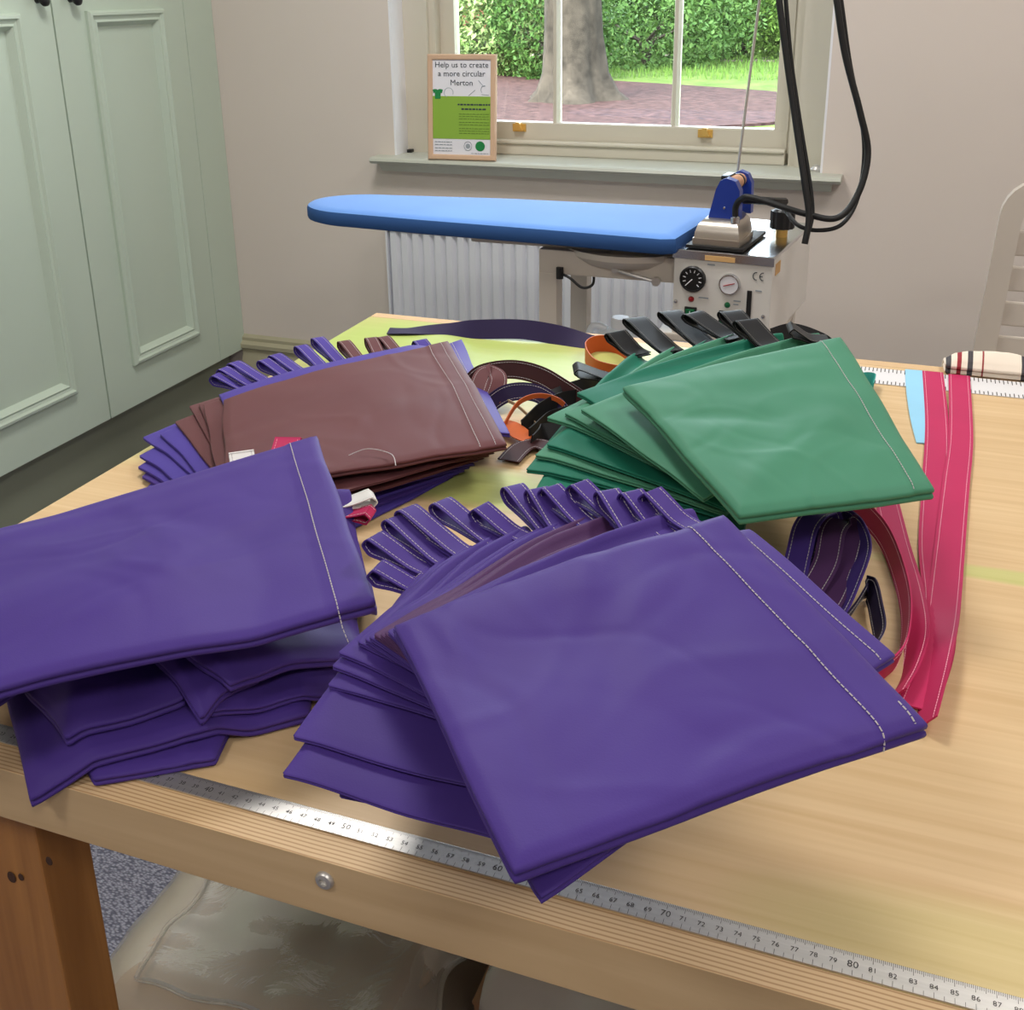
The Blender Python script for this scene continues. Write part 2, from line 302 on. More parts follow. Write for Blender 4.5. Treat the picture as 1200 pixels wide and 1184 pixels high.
q = at_y(957, 199, DY+.03); m = MB(); m.lathe([(.018, 0), (.018, .006), (.012, .014), (.004, .018)], (q[0], DY+.03, WZ0+.016)); m.box(q[0]-.03, q[0]-.01, DY+.022, DY+.034, WZ0+.016, WZ0+.026, b=.003); wpart(m, 'sash_stop', M_steel)
q = at_y(481, 178, DY+.07); wpart(B(q[0]-.008, q[0]+.008, DY+.06, DY+.08, WZ0+.016, WZ0+.026, b=.002), 'sash_stop', M_blackp)

# ------------------------------------------------------------------ outside
random.seed(5)
def out_mat(name, c0, c1, scale, rough=.9):
    c0, c1 = [tuple(.23*v_ for v_ in c_[:3]) + (1,) for c_ in (c0, c1)]
    m = base_mat(name, c0, rough, spec=.1); N = m.node_tree.nodes; L = m.node_tree.links
    tc = N.new('ShaderNodeTexCoord'); nz = N.new('ShaderNodeTexNoise'); nz.inputs['Scale'].default_value = scale; nz.inputs['Detail'].default_value = 8; nz.inputs['Roughness'].default_value = .7
    cr = N.new('ShaderNodeValToRGB'); cr.color_ramp.elements[0].position = .35; cr.color_ramp.elements[1].position = .68; cr.color_ramp.elements[0].color = c0; cr.color_ramp.elements[1].color = c1
    L.new(tc.outputs['Object'], nz.inputs[0]); L.new(nz.outputs[0], cr.inputs[0]); L.new(cr.outputs[0], N['Principled BSDF'].inputs['Base Color']); return m
M_lawn = out_mat('lawn_grass', srgb(112, 150, 62), srgb(168, 200, 104), 2.2); M_mulch = out_mat('bark_mulch', srgb(68, 48, 46), srgb(142, 108, 103), 10); M_bark = out_mat('grey_bark', srgb(74, 69, 61), srgb(124, 115, 102), 5)
M_path = out_mat('pale_path', srgb(190, 172, 160), srgb(212, 198, 186), 3); M_brick = out_mat('red_brick', srgb(136, 84, 70), srgb(170, 112, 94), 4)
def gz(px, py, z=0.0): return at_z(px, py, z)
struct(B(-45, 30, DY+.4, 70, -.06, -.01).build('lawn', M_lawn))
mp = [gz(*q) for q in [(380, 98), (560, 84), (640, 90), (720, 96), (800, 101), (900, 108), (985, 118), (1000, 132), (900, 146), (800, 152), (700, 160), (400, 175)]]
m = MB(); m.prism([(p[0], p[1]) for p in mp], -.01, .02); struct(m.build('mulch_bed', M_mulch))
pa, pb = gz(600, 70), gz(960, 70); struct(B(pa[0]-8, pb[0]+8, pa[1]+.3, pa[1]+2.2, -.01, .01).build('path', M_path))
# tree trunk with a flared foot
tb = gz(672, 118); t = tag(empty('tree', (tb[0], tb[1], 0)), 'thick grey tree trunk with flared foot in the mulch bed', 'tree')
n = 40; prof = [(0, .62, 1.0), (.12, .50, .8), (.35, .41, .5), (.8, .36, .25), (1.6, .33, .12), (3, .31, .08), (5.2, .28, .05), (9.5, .2, .03)]
v = []; 
for (h, r, fl) in prof:
    for k in range(n):
        a = 2*math.pi*k/n; rr = r*(1 + .14*fl*math.sin(5*a+1) + .10*fl*math.sin(3*a) + .035*math.sin(13*a) + .02*math.sin(23*a+2)); v.append((rr*math.cos(a) - .02*h, rr*math.sin(a), h))
m = MB(); m.add(v, [(i*n+k, i*n+(k+1) % n, (i+1)*n+(k+1) % n, (i+1)*n+k) for i in range(len(prof)-1) for k in range(n)]); m.build('trunk', M_bark, t, True); TREE = t
def leaf_cloud(cx, cy, cz, rx, ry, rz, cnt, size, rnd):
    m = MB(); V = []; Fc = []
    for i in range(cnt):
        a = rnd.uniform(0, 2*math.pi); s = rnd.uniform(-1, 1); q = math.sqrt(1-s*s); rr = rnd.uniform(.72, 1.03)*(1 + .12*math.sin(3*a+cx) + .1*math.sin(5*a + 4*s))
        p = np.array([cx+rx*q*math.cos(a)*rr, cy+ry*q*math.sin(a)*rr, max(.03, cz+rz*s*rr)])
        d = np.array([rnd.gauss(0, 1) for _ in range(3)]); d /= np.linalg.norm(d); e = np.cross(d, [rnd.gauss(0, 1) for _ in range(3)]); e /= np.linalg.norm(e)+1e-9
        L_ = size*rnd.uniform(.6, 1.3); k = len(V); V += [p-d*L_, p+e*L_*.45, p+d*L_, p-e*L_*.45]; Fc.append((k, k+1, k+2, k+3))
    m.v = [tuple(map(float, p)) for p in V]; m.f = Fc; me = bpy.data.meshes.new('leaves'); me.from_pydata(m.v, [], m.f); return me
def leaf_mat(name, c0, c1):
    m = out_mat(name, tuple(1.3*v_ for v_ in c0), tuple(1.35*v_ for v_ in c1), 7, .55); p = m.node_tree.nodes['Principled BSDF']; p.inputs['Subsurface Weight'].default_value = 0; return m
LM = [leaf_mat('dark_leaves', srgb(66, 110, 50), srgb(112, 158, 74)), leaf_mat('bright_leaves', srgb(104, 154, 60), srgb(160, 204, 98)), leaf_mat('mid_leaves', srgb(82, 130, 62), srgb(134, 178, 92)), leaf_mat('pale_leaves', srgb(132, 168, 92), srgb(186, 212, 138))]
link('crown', leaf_cloud(0, 0, 10.0, 3.6, 3.6, 2.4, 5000, .22, random.Random(77)), LM[1], TREE)
def bush(px, py, rx, rz, mi, label, ry=None, cnt=6000, size=.055, z0=None):
    b = gz(px, py); ry = ry or rx*.7; rnd = random.Random(int(px*7+py)); t = empty('bush', (b[0], b[1]+ry*1.0, 0))
    cz = rz*.85 if z0 is None else z0
    link('foliage', leaf_cloud(0, 0, cz, rx, ry, rz, cnt, size, rnd), LM[mi], t)
    m = MB(); 
    for k in range(5): a = k*1.3; m.tube([(0, 0, -.02), (.15*math.cos(a), .15*math.sin(a), cz*.6), (rx*.5*math.cos(a), ry*.5*math.sin(a), cz)], [.05, .03, .012], 6)
    m.build('stem', M_bark, t); tag(t, label, 'bush', 'bushes outside the window')
bush(626, 96, 1.15, .95, 0, 'dark green clipped bush at the edge of the mulch bed, beside the tree trunk', cnt=8000, size=.045)
bush(560, 92, 1.3, .8, 3, 'pale twiggy bush on the mulch bed behind the poster frame', size=.06)
bush(735, 84, 1.8, .9, 2, 'loose green bush behind the tree trunk', cnt=7000)
bush(780, 76, 1.5, 1.1, 0, 'dark leafy bush between the tree and the round hedge')
bush(860, 72, 1.7, 1.2, 1, 'round bright green hedge bush on the lawn edge', cnt=8000)
bush(945, 74, 1.3, 1.2, 1, 'bright green bush behind the hanging black cables')
bush(540, 60, 3.0, 1.6, 1, 'tall bright shrub in front of the red brick wall', cnt=8000)
bush(700, 55, 3.6, 1.9, 2, 'broad green shrub far behind the tree trunk', cnt=9000, size=.08)
bush(820, 52, 3.6, 1.9, 0, 'broad dark shrub beyond the pale path', cnt=9000, size=.08)
bush(960, 54, 3.6, 1.9, 2, 'broad green shrub beyond the pale path and hedge', cnt=9000, size=.08)
bb_ = gz(590, 34); t = tag(empty('brick_house', (bb_[0], bb_[1], 0)), 'red brick house wall far beyond the shrubs', 'house')
B(-7, 2.6, 0, 4, -.02, 5).build('wall', M_brick, t)
for k in range(3): f = B(-5.4+k*2.6, -4.2+k*2.6, -.04, .02, .9, 2.4).build('window', M_frame, t); B(-5.3+k*2.6, -4.3+k*2.6, -.06, -.03, 1.0, 2.3).build('pane', M_ink, f)
m = MB(); m.prism([(-7.4, 5), (3, 5), (-2.2, 8)], -.2, 4.2, 'xz'); m.build('roof', M_brick, t)
gb = MB(); rnd = random.Random(9)
for i in range(9000):
    x = rnd.uniform(-9, 1.5); y = rnd.uniform(14, 24); p = np.array([x, y, 0]); a = rnd.uniform(0, 6.28); h = rnd.uniform(.05, .14); dx, dy = .012*math.cos(a), .012*math.sin(a)
    if y < 17.2 + .25*x*0: continue
    k = len(gb.v); gb.v += [(x-dx, y-dy, -.01), (x+dx, y+dy, -.01), (x+rnd.uniform(-.03, .03), y, h)]; gb.f.append((k, k+1, k+2))
me = bpy.data.meshes.new('grass'); me.from_pydata(gb.v, [], gb.f); tag(link('grass', me, LM[1]), 'short bright green grass blades on the lawn', 'grass', kind='stuff')

# ------------------------------------------------------------------ cupboard (front face at x = XC, runs along y)
XC = -2.16
cup = tag(empty('cupboard', (XC, 2.2, 0)), 'tall sage green panelled cupboard with dark knobs along the wall', 'cupboard')
def cpart(mb, name, mat, parent=cup):
    """mb is built with local x = along the wall (world y), local -y = out into the room"""
    o = mb.build(name, mat, parent)
    for q in o.data.vertices: x, y, z = q.co; q.co = (-y, x - 2.2, z)
    o.data.flip_normals()
    bm = bmesh.new(); bm.from_mesh(o.data); bmesh.ops.recalc_face_normals(bm, faces=bm.faces[:]); bm.to_mesh(o.data); bm.free(); return o
CB = .183
cpart(B(.9, DY-.001, .024, .58, CB+.004, 2.4), 'body', M_sage); cpart(B(.9, DY-.03, .05, .56, 0, CB+.004), 'plinth', M_sage_d)
cpart(B(2.953, DY-.001, .0, .024, CB, 2.4, b=.001), 'filler_strip', M_sage)
cpart(B(.88, DY-.001, -.03, .58, 2.4, 2.46, b=.008), 'cornice', M_sage)
PROF = [(0, 0), (0, .009), (.005, .016), (.012, .017), (.017, .011), (.024, .009), (.030, .012), (.036, .004), (.044, -.008)]
for (y0, y1, pl, pr, ky) in ((2.397, 2.950, 2.515, 2.842, 2.465), (1.835, 2.391, 1.955, 2.270, 2.345), (1.28, 1.829, 1.40, 1.71, 1.75), (.905, 1.274, .99, 1.19, 1.03)):
    m = MB(); z0, z1 = CB, 2.395
    # door slab as a frame round two recessed panels
    lower = (.308, 1.322); upper = (1.44, 2.28)
    m.box(y0, pl, 0, .022, z0, z1); m.box(pr, y1, 0, .022, z0, z1); m.box(pl, pr, 0, .022, z0, lower[0]); m.box(pl, pr, 0, .022, lower[1], upper[0]); m.box(pl, pr, 0, .022, upper[1], z1)
    d = cpart(m, 'door', M_sage)
    for (a, b) in (lower, upper):
        o = frame_sweep(pl, pr, a, b, PROF); cpart(o, 'moulding', M_sage, d); cpart(B(pl+.02, pr-.02, .006, .02, a+.02, b-.02), 'panel', M_sage, d)
    k = MB(); k.lathe([(.008, 0), (.007, .008), (.006, .014), (.012, .018), (.016, .024), (.015, .030), (.008, .034), (.001, .035)], (0, 0, 0), 'y', 20)
    for i, (x, y, z) in enumerate(k.v): k.v[i] = (x + ky, -y, z + 1.352)
    o = cpart(k, 'knob', M_blackp, d); o.data.polygons.foreach_set('use_smooth', [True]*len(o.data.polygons))

# ------------------------------------------------------------------ radiator
rx0, rx1 = -1.54, -.55
rad = tag(empty('radiator', ((rx0+rx1)/2, DY, .1)), 'white ribbed panel radiator under the window', 'radiator')
def rpart(mb, name, mat, parent=rad, off=None):
    o = mb.build(name, mat, parent); q0 = Vector(rad.location if off is None else off)
    for q in o.data.vertices: q.co -= q0
    return o
m = MB(); nr = 26; st = (rx1-rx0)/nr; poly = [(rx0, DY-.03)]
for k in range(nr):
    x = rx0 + k*st; poly += [(x+.001, DY-.068), (x+st*.25, DY-.080), (x+st*.75, DY-.080), (x+st-.001, DY-.068)]
poly.append((rx1, DY-.03)); m.prism(poly, .16, .66); rpart(m, 'panel', M_rad)
m = MB(); m.box(rx0-.006, rx1+.006, DY-.085, DY-.02, .655, .675, b=.004); rpart(m, 'top_grille', M_rad)
rpart(B(rx0-.006, rx0, DY-.083, DY-.02, .15, .67), 'side_panel', M_rad); rpart(B(rx1, rx1+.006, DY-.083, DY-.02, .15, .67), 'side_panel', M_rad)
rpart(B(rx0+.1, rx0+.14, DY-.03, DY-.001, .15, .6), 'wall_bracket', M_rad); rpart(B(rx1-.14, rx1-.1, DY-.03, DY-.001, .15, .6), 'wall_bracket', M_rad)
for x in (rx0+.03, rx1-.03): rpart(MB().tube([(x, DY-.05, .17), (x, DY-.05, 0)], .008), 'pipe', M_rad)

# ------------------------------------------------------------------ framed poster on the sill
pw, ph = .212, .306
pf = tag(empty('poster_frame', (-1.292, 3.045, WZ0+.018), R(4)), 'wooden framed white and lime green notice standing on the window sill', 'framed poster')
pf.rotation_euler = (R(-5), 0, R(5))
auto_smooth(frame_sweep(-pw/2, pw/2, 0, ph, [(0, -.012), (0, .0), (.003, .004), (.012, .004), (.016, .001), (.016, -.004)]).build('frame', M_pinew, pf), 40)
B(-pw/2+.002, pw/2-.002, .005, .012, .002, ph-.002).build('backing_board', M_card, pf)
sht = B(-pw/2+.014, pw/2-.014, .002, .005, .014, ph-.014).build('poster_sheet', M_paper, pf)
def flat(mb_pts, name, mat, y=.0015):
    m = MB(); m.v = [(x, y, z) for x, z in mb_pts]; m.f = [tuple(range(len(mb_pts)))]; return m.build(name, mat, sht)
x0, x1 = -pw/2+.014, pw/2-.014
B(x0, x1, .0012, .002, .062, .186).build('green_block', M_lime, sht)
def ptext(body, size, x, z, mat, name, y=.001):
    V, Fc = text_geo(body, size); m = MB(); m.v = [(vx+x, y, vz+z) for vx, vz, _ in V]; m.f = Fc; return m.build(name, mat, sht)
ptext('Help us to create', .0235, 0, .268, M_ink, 'heading'); ptext('a more circular', .0235, 0, .243, M_ink, 'heading'); ptext('Merton', .0235, 0, .217, M_ink, 'heading')
flat([(x0+.002, .204), (x0+.008, .206), (x0+.014, .206), (x0+.018, .203), (x0+.022, .206), (x0+.028, .206), (x0+.034, .204), (x0+.031, .194), (x0+.027, .196), (x0+.027, .178), (x0+.009, .178), (x0+.009, .196), (x0+.005, .194)][::-1], 'shirt_emblem', M_inkg, .0004)
m = MB()
for (cx, cz, r, a0, a1) in ((x0+.052, .196, .014, -20, 250), (x1-.02, .205, .012, 90, 230), (x0+.01, .222, .02, 200, 300)): m.tube([(cx+r*math.cos(R(a)), .0012, cz+r*math.sin(R(a))) for a in range(a0, a1, 12)], .0007, 5)
for (xa, za, xb, zb) in ((x1-.04, .232, x1-.024, .214), (x1-.07, .188, x1-.05, .204), (x1-.03, .214, x1-.018, .216), (x1-.03, .192, x1-.008, .190)): m.tube([(xa, .0012, za), (xb, .0012, zb)], .0008, 5)
m.build('doodle', M_inkl, sht)['kind'] = 'stuff'
rnd = random.Random(3); m = MB()
def wordline(xa, xb, z, h):
    x = xa
    while x < xb:
        wd = rnd.uniform(.004, .012); m.box(x, min(x+wd, xb), .0004, .0012, z, z+h); x += wd + .0025
wordline(-.012, x1-.004, .160, .0045); wordline(.0, x1-.016, .147, .0045); m.build('caption', M_ink, sht)['kind'] = 'stuff'; m = MB()
for z in (.134, .127, .120, .110, .103, .092, .085, .078): wordline(-.008, x1-.006, z, .0018)
m.build('small_print', base_mat('olive_ink', srgb(96, 126, 44), .7), sht)['kind'] = 'stuff'; m = MB()
for z in (.052, .044, .034, .026): wordline(x0+.008, x0+.062, z, .0018)
wordline(x1-.062, x1-.006, .020, .0016); m.build('small_print', M_inkl, sht)['kind'] = 'stuff'
m = MB(); m.lathe([(.0145, 0), (.0145, .0008)], (0, 0, 0), 'y', 28); m.v = [(a+x1-.034, b+.0005, c+.042) for a, b, c in m.v]; m.build('round_emblem', M_inkg, sht)
m = MB(); m.tube([(x1-.072+.012*math.cos(R(a)), .0012, .042+.013*math.sin(R(a))) for a in range(0, 361, 15)], .0008, 5); m.lathe([(.007, 0), (.007, .0006)], (x1-.072, .0008, .042), 'y', 16); m.build('round_emblem', M_inkl, sht)
m = MB(); m.box(-.012, .012, .012, .10, -.0, .003); m.tube([(0, .012, .2), (0, .098, .002)], .004, 6); m.build('easel_strut', M_pinew, pf)

# ------------------------------------------------------------------ ironing station
st = tag(empty('ironing_station', (-.6, 2.3, 0)), 'steam ironing station with blue padded board on a beige steel frame', 'ironing board')
def spart(mb, name, mat, parent=st, smooth=False):
    o = mb.build(name, mat, parent)
    for q in o.data.vertices: q.co -= Vector((-.6, 2.3, 0))
    return auto_smooth(o) if smooth else o
# padded board
def board_outline(g=0.0):
    pts = []; x0, xr, y0, y1 = -1.345, -.435, 2.10, 2.42
    yc = (y0+y1)/2 + .03; 
    for a in range(90, 271, 10): pts.append((x0 + .15 + (.15-g)*math.cos(R(a)), 2.255 + (.115-g)*math.sin(R(a))))
    pts += [(-1.0, 2.122+g), (-.72, 2.105+g), (xr-.03, 2.085+g), (xr-g, 2.095+g), (xr+.035-g, 2.41-g), (xr+.02-g, 2.42-g), (-.9, 2.405-g)]
    return pts
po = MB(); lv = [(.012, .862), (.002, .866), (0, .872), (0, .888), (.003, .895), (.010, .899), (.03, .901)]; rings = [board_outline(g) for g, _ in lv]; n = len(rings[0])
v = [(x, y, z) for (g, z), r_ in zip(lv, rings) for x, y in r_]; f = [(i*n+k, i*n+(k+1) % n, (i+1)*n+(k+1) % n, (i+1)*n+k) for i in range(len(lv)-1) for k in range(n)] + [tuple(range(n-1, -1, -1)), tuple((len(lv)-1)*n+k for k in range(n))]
po.add(v, f); bd = spart(po, 'board', M_blueboard, smooth=True); bd.data.materials.append(base_mat('shaded_blue_edge', srgb(50, 86, 142), .8, spec=.2))
for p in bd.data.polygons: p.material_index = 0 if p.normal.z > .75 else 1  # sides get a darker blue: shade away from the window put into the colour
spart(B(-.9, -.44, 2.16, 2.38, .846, .863, b=.004), 'board_tray', M_beige)
m = MB(); m.lathe([(.15, .838), (.148, .825), (.13, .808), (.09, .796), (.0, .792)], (-.56, 2.25, .012), n=36, cap=False); spart(m, 'vacuum_housing', M_beige, smooth=True)
spart(B(-.735, -.30, 2.135, 2.175, .795, .847, b=.003), 'cross_beam', M_beige); spart(B(-.735, -.30, 2.36, 2.40, .795, .847, b=.003), 'cross_beam', M_beige)
for (x, y) in ((-.715, 2.155), (-.715, 2.38), (-.245, 2.155), (-.245, 2.38)): spart(B(x-.02, x+.02, y-.02, y+.02, 0, .797 if x < -.5 else .70, b=.002), 'leg', M_beige)
spart(B(-.735, -.225, 2.135, 2.40, .40, .42, b=.003), 'lower_shelf', M_beige)
spart(B(-.47, -.225, 2.10, 2.44, .684, .70, b=.003), 'boiler_shelf', M_beige)
m = MB(); m.tube(spline([(-.56, 2.128, .815), (-.52, 2.12, .808), (-.48, 2.12, .80)]), .004); m.lathe([(.009, 0), (.009, .012)], (-.478, 2.115, .80), 'y', 12); m.lathe([(.007, 0), (.007, .01)], (-.565, 2.12, .817), 'y', 12); spart(m, 'release_lever', M_steel)
cb = spline([at_y(656, 320, 2.13), at_y(668, 326, 2.12), at_y(682, 337, 2.12), at_y(694, 334, 2.13), at_y(696, 322, 2.16), at_y(694, 312, 2.2)])
m = MB(); m.tube(cb, .003, 6); m.lathe([(.008, -.012), (.008, .012)], tuple(at_y(656, 320, 2.13)), 'z', 10); spart(m, 'small_cable', M_rubber)
# boiler box
ML = empty('boiler', (0, 0, 0)); ML.parent = st; ML.location = Vector((-.342, 2.098, .70)) - Vector((-.6, 2.3, 0)); ML.rotation_euler = (0, 0, R(-6))
bw, bdp, bh = .198, .345, .168     # local: x centred, y from 0 to depth, z from 0
def bp(mb, name, mat, smooth=False):
    o = mb.build(name, mat, ML); return auto_smooth(o) if smooth else o
bp(B(-bw/2, bw/2, 0, bdp, 0, bh, b=.003), 'boiler_case', M_white_en)
m = MB(); m.box(-bw/2-.002, bw/2+.002, -.002, bdp+.002, bh, bh+.006, b=.002); m.box(-bw/2-.002, bw/2+.002, -.003, 0, bh-.012, bh+.004); bp(m, 'steel_top', M_chrome)
fz = lambda k: bh*(1-k)
def dial(x, z, r, face, name):
    m = MB(); m.lathe([(r, 0), (r, .006), (r*.92, .009), (r*.86, .009), (r*.84, .006), (.0005, .006)], (0, 0, 0), 'y', 32); m.v = [(a+x, -b, c+z) for a, b, c in m.v]; o = bp(m, name, face, True); return o
d1 = dial(-.058, .116, .0265, M_blackp, 'thermostat_dial'); d2 = dial(.017, .113, .0215, M_chrome, 'pressure_gauge')
m = MB()
for a in range(-45, 226, 30): ca, sa = math.cos(R(a)), math.sin(R(a)); m.tube([(-.058+.0195*ca, -.0066, .116+.0195*sa), (-.058+.014*ca, -.0066, .116+.014*sa)], .0009, 5)
m.tube([(-.058, -.0068, .116), (-.058-.012, -.0068, .116-.012)], .001, 5); bp(m, 'dial_marks', M_paper)
m = MB(); m.lathe([(.018, 0), (.018, .001)], (0, 0, 0), 'y', 28); m.v = [(a+.017, -.0068-b, c+.113) for a, b, c in m.v]; bp(m, 'gauge_face', M_paper)
m = MB(); m.tube([(.006, -.0085, .110), (.028, -.0085, .117)], .001, 5); bp(m, 'gauge_needle', M_red)
for (x, z, mt) in ((-.060, .074, M_red), (.014, .070, M_greenl)):
    m = MB(); m.lathe([(.006, 0), (.006, .002), (.004, .005), (.0005, .006)], (0, 0, 0), 'y', 16); m.v = [(a+x, -b, c+z) for a, b, c in m.v]; bp(m, 'indicator_lamp', mt, True)
for x in (-.060, .011):
    bp(B(x-.0125, x+.0125, -.004, 0, .028, .058, b=.0015), 'switch_bezel', M_blackp); o = bp(B(x-.009, x+.009, -.0075, -.003, .032, .054, b=.001), 'rocker_switch', M_greenl)
    m = MB(); m.tube([(x, -.0079, .045), (x, -.0079, .051)], .0007, 5); m.tube([(x+.0035*math.cos(R(a)), -.0079, .038+.0035*math.sin(R(a))) for a in range(0, 361, 30)], .0006, 5); bp(m, 'switch_mark', M_paper)
bp(B(.052, .0615, -.0025, .001, .022, .104, b=.001), 'water_level_slot', M_blackp)
for x, z in ((-.092, .066), (.086, .055)):
    m = MB(); m.lathe([(.004, 0), (.0035, .003), (.0005, .004)], (0, 0, 0), 'y', 12); m.v = [(a+x, -b, c+z) for a, b, c in m.v]; bp(m, 'case_screw', M_chrome)
m = MB()      # CE mark
for cx in (.068, .081): m.tube([(cx+.0065*math.cos(R(a)), -.0006, .134+.0075*math.sin(R(a))) for a in range(80, 281, 20)], .0009, 5)
m.tube([(.0745, -.0006, .134), (.080, -.0006, .134)], .0009, 5); bp(m, 'approval_mark', M_ink)
bp(B(-.035, .025, -.004, -.0025, bh-.011, bh-.001), 'orange_sticker', M_pan); bp(B(bw/2-.001, bw/2+.001, .02, .06, bh-.035, bh-.012), 'orange_sticker', M_pan)
m = MB(); rnd = random.Random(8)
for (xa, xb, z) in ((-.045, -.025, .078), (.026, .04, .079), (.026, .036, .072), (.068, .08, .104), (.066, .076, .022), (-.03, -.015, .147)): m.box(xa, xb, -.0008, .0002, z, z+.0025)
bp(m, 'printed_caption', M_inkl)
m = MB(); m.lathe([(.012, 0), (.012, .018), (.010, .02)], (bw/2-.03, .19, bh+.006), n=20); bp(m, 'filler_neck', M_brass)
m = MB(); r_ = []
for k in range(24): rr = .025 if k % 2 else .0225; r_.append((bw/2-.03+rr*math.cos(k*math.pi/12), .19+rr*math.sin(k*math.pi/12)))
m.prism(r_, bh+.024, bh+.060); m.lathe([(.021, bh+.060), (.017, bh+.064)], (bw/2-.03, .19, 0), n=20); bp(m, 'filler_cap', M_blackp)
m = MB(); m.lathe([(.006, 0), (.006, .02), (.012, .022), (.012, .034)], (0, 0, 0), 'x', 14); m.v = [(a+bw/2, b+.05, c+.012) for a, b, c in m.v]; bp(m, 'drain_tap', M_blackp)
# iron resting on the boiler
iron = tag(empty('steam_iron', (-.352, 2.20, .876), R(-6)), 'steam iron with blue handle brackets and cork grip resting on the boiler', 'iron')
def ip(mb, name, mat, smooth=True):
    o = mb.build(name, mat, iron); return auto_smooth(o) if smooth else o
ip(B(-.058, .058, -.095, .09, .0, .007, b=.002), 'rest_mat', M_rubber)
sole = [(-.047, -.085), (.047, -.085), (.05, -.02), (.042, .04), (.018, .088), (0, .098), (-.018, .088), (-.042, .04), (-.05, -.02)]
m = MB(); m.prism(sole, .007, .019); ip(m, 'soleplate', M_alu)
m = MB(); lvl = [(.96, .019), (.94, .030), (.86, .044), (.72, .052), (.5, .054)]; n = len(sole)
v = [(x*s_, (y+.01)*s_-.01, z) for s_, z in lvl for x, y in sole]; m.add(v, [(i*n+k, i*n+(k+1) % n, (i+1)*n+(k+1) % n, (i+1)*n+k) for i in range(len(lvl)-1) for k in range(n)] + [tuple((len(lvl)-1)*n+k for k in range(n))]); ip(m, 'housing', M_alu)
for (y0, y1, s_) in ((-.045, -.022, 1.0), (.055, .075, .92)):
    m = MB(); m.prism([(-.030*s_, .048), (.034*s_, .048), (.032*s_, .110), (.022*s_, .128), (.004, .134), (-.008, .128), (-.016*s_, .110)], y0, y1, 'xz'); o = ip(m, 'handle_bracket', M_bluep)
    q = MB(); q.lathe([(.003, 0), (.002, .002)], (0, 0, 0), 'y', 10); q.v = [(a+.003, y0-b, c+.075) for a, b, c in q.v]; ip(q, 'bracket_screw', M_chrome)
m = MB(); m.lathe([(.012, -.03), (.0145, -.01), (.0145, .04), (.012, .064)], (.006, 0, .116), 'y', 20); ip(m, 'grip', M_cork)
m = MB(); m.lathe([(.0158, .03), (.0158, .036)], (.006, 0, .116), 'y', 20); m.box(-.014, .002, -.02, .03, .124, .134, b=.002); ip(m, 'trigger', M_blackp)
m = MB(); m.tube(spline([(.02, .0, .085), (.05, -.01, .088), (.085, -.01, .088), (.105, .03, .082)]), .008, 8); ip(m, 'steam_valve', M_blackp)
m = MB(); m.lathe([(.009, .05), (.009, .062), (.006, .064)], (.03, -.06, 0), n=14); ip(m, 'hose_fitting', M_chrome)
# hose support rod and hanging hoses
rod0 = at_y(865, 196, 2.33); rod1 = at_y(890, 0, 2.33); dv = (rod1-rod0)/np.linalg.norm(rod1-rod0)
top = at_y(901, -85, 2.30); hook = at_y(912, -125, 2.22)
rodp = [rod0 - dv*.145] + [rod0 + dv*s_ for s_ in (.1, .3)] + [top, hook]
m = MB(); m.tube(spline(rodp, 6), .0028, 8); spart(m, 'hose_support_rod', M_steel, smooth=True)
hk = hook
def hose(pts, r, label, name='steam_hose', cat='hose'):
    m = MB(); m.tube(spline(pts, 10), r, 10); o = m.build(name, M_rubber, None, True); return tag(o, label, cat)
Yh = 2.16
im = np.array((-.352, 2.20, .876)); fit = im + np.array([.03*math.cos(R(-6)) - (-.06)*math.sin(R(-6)), .03*math.sin(R(-6)) + -.06*math.cos(R(-6)), .062])
hose([fit, fit+np.array([0, 0, .02]), fit+np.array([.010, -.006, .036]), fit+np.array([.036, -.018, .042]), at_y(945, 251, 2.11), at_y(982, 255, 2.12), at_y(1006, 226, 2.14), at_y(1017, 180, Yh), at_y(1008, 132, Yh), at_y(990, 62, Yh), at_y(979, -10, Yh), at_y(967, -75, 2.18), at_y(945, -118, 2.20), hk + np.array([.008, 0, -.006])], .0062, 'black steam hose rising from the iron fitting and looping up beside the window')
c0 = at_y(921, 247, 2.2)
hose([np.array(c0), at_y(935, 264, 2.13), at_y(958, 270, 2.12), at_y(985, 264, 2.13), at_y(1003, 238, 2.16), at_y(1012, 195, 2.18), at_y(1011, 150, 2.18), at_y(996, 75, 2.18), at_y(984, -10, 2.18), at_y(972, -72, 2.2), at_y(948, -112, 2.21), hk + np.array([.006, .006, -.014])], .0042, 'thin black cable looping beside the steam hose', 'iron_cable', 'cable')
hose([hk + np.array([-.006, -.004, -.004]), at_y(907, -80, 2.17), at_y(912, -10, 2.14), at_y(922, 70, 2.13), at_y(932, 140, 2.12), at_y(943, 215, 2.10), at_y(948, 255, 2.09), at_y(943, 286, 2.08)], [.0062]*71, 'black hose hanging straight down in front of the window frame, its cut end loose')
hose([hk + np.array([.0, -.004, -.012]), at_y(915, -80, 2.18), at_y(920, -10, 2.16), at_y(927, 70, 2.15), at_y(937, 140, 2.14), at_y(949, 215, 2.12), at_y(952, 250, 2.11), at_y(948, 270, 2.10)], .0042, 'thin black cable hanging behind the loose straight hose', 'hanging_cable', 'cable')
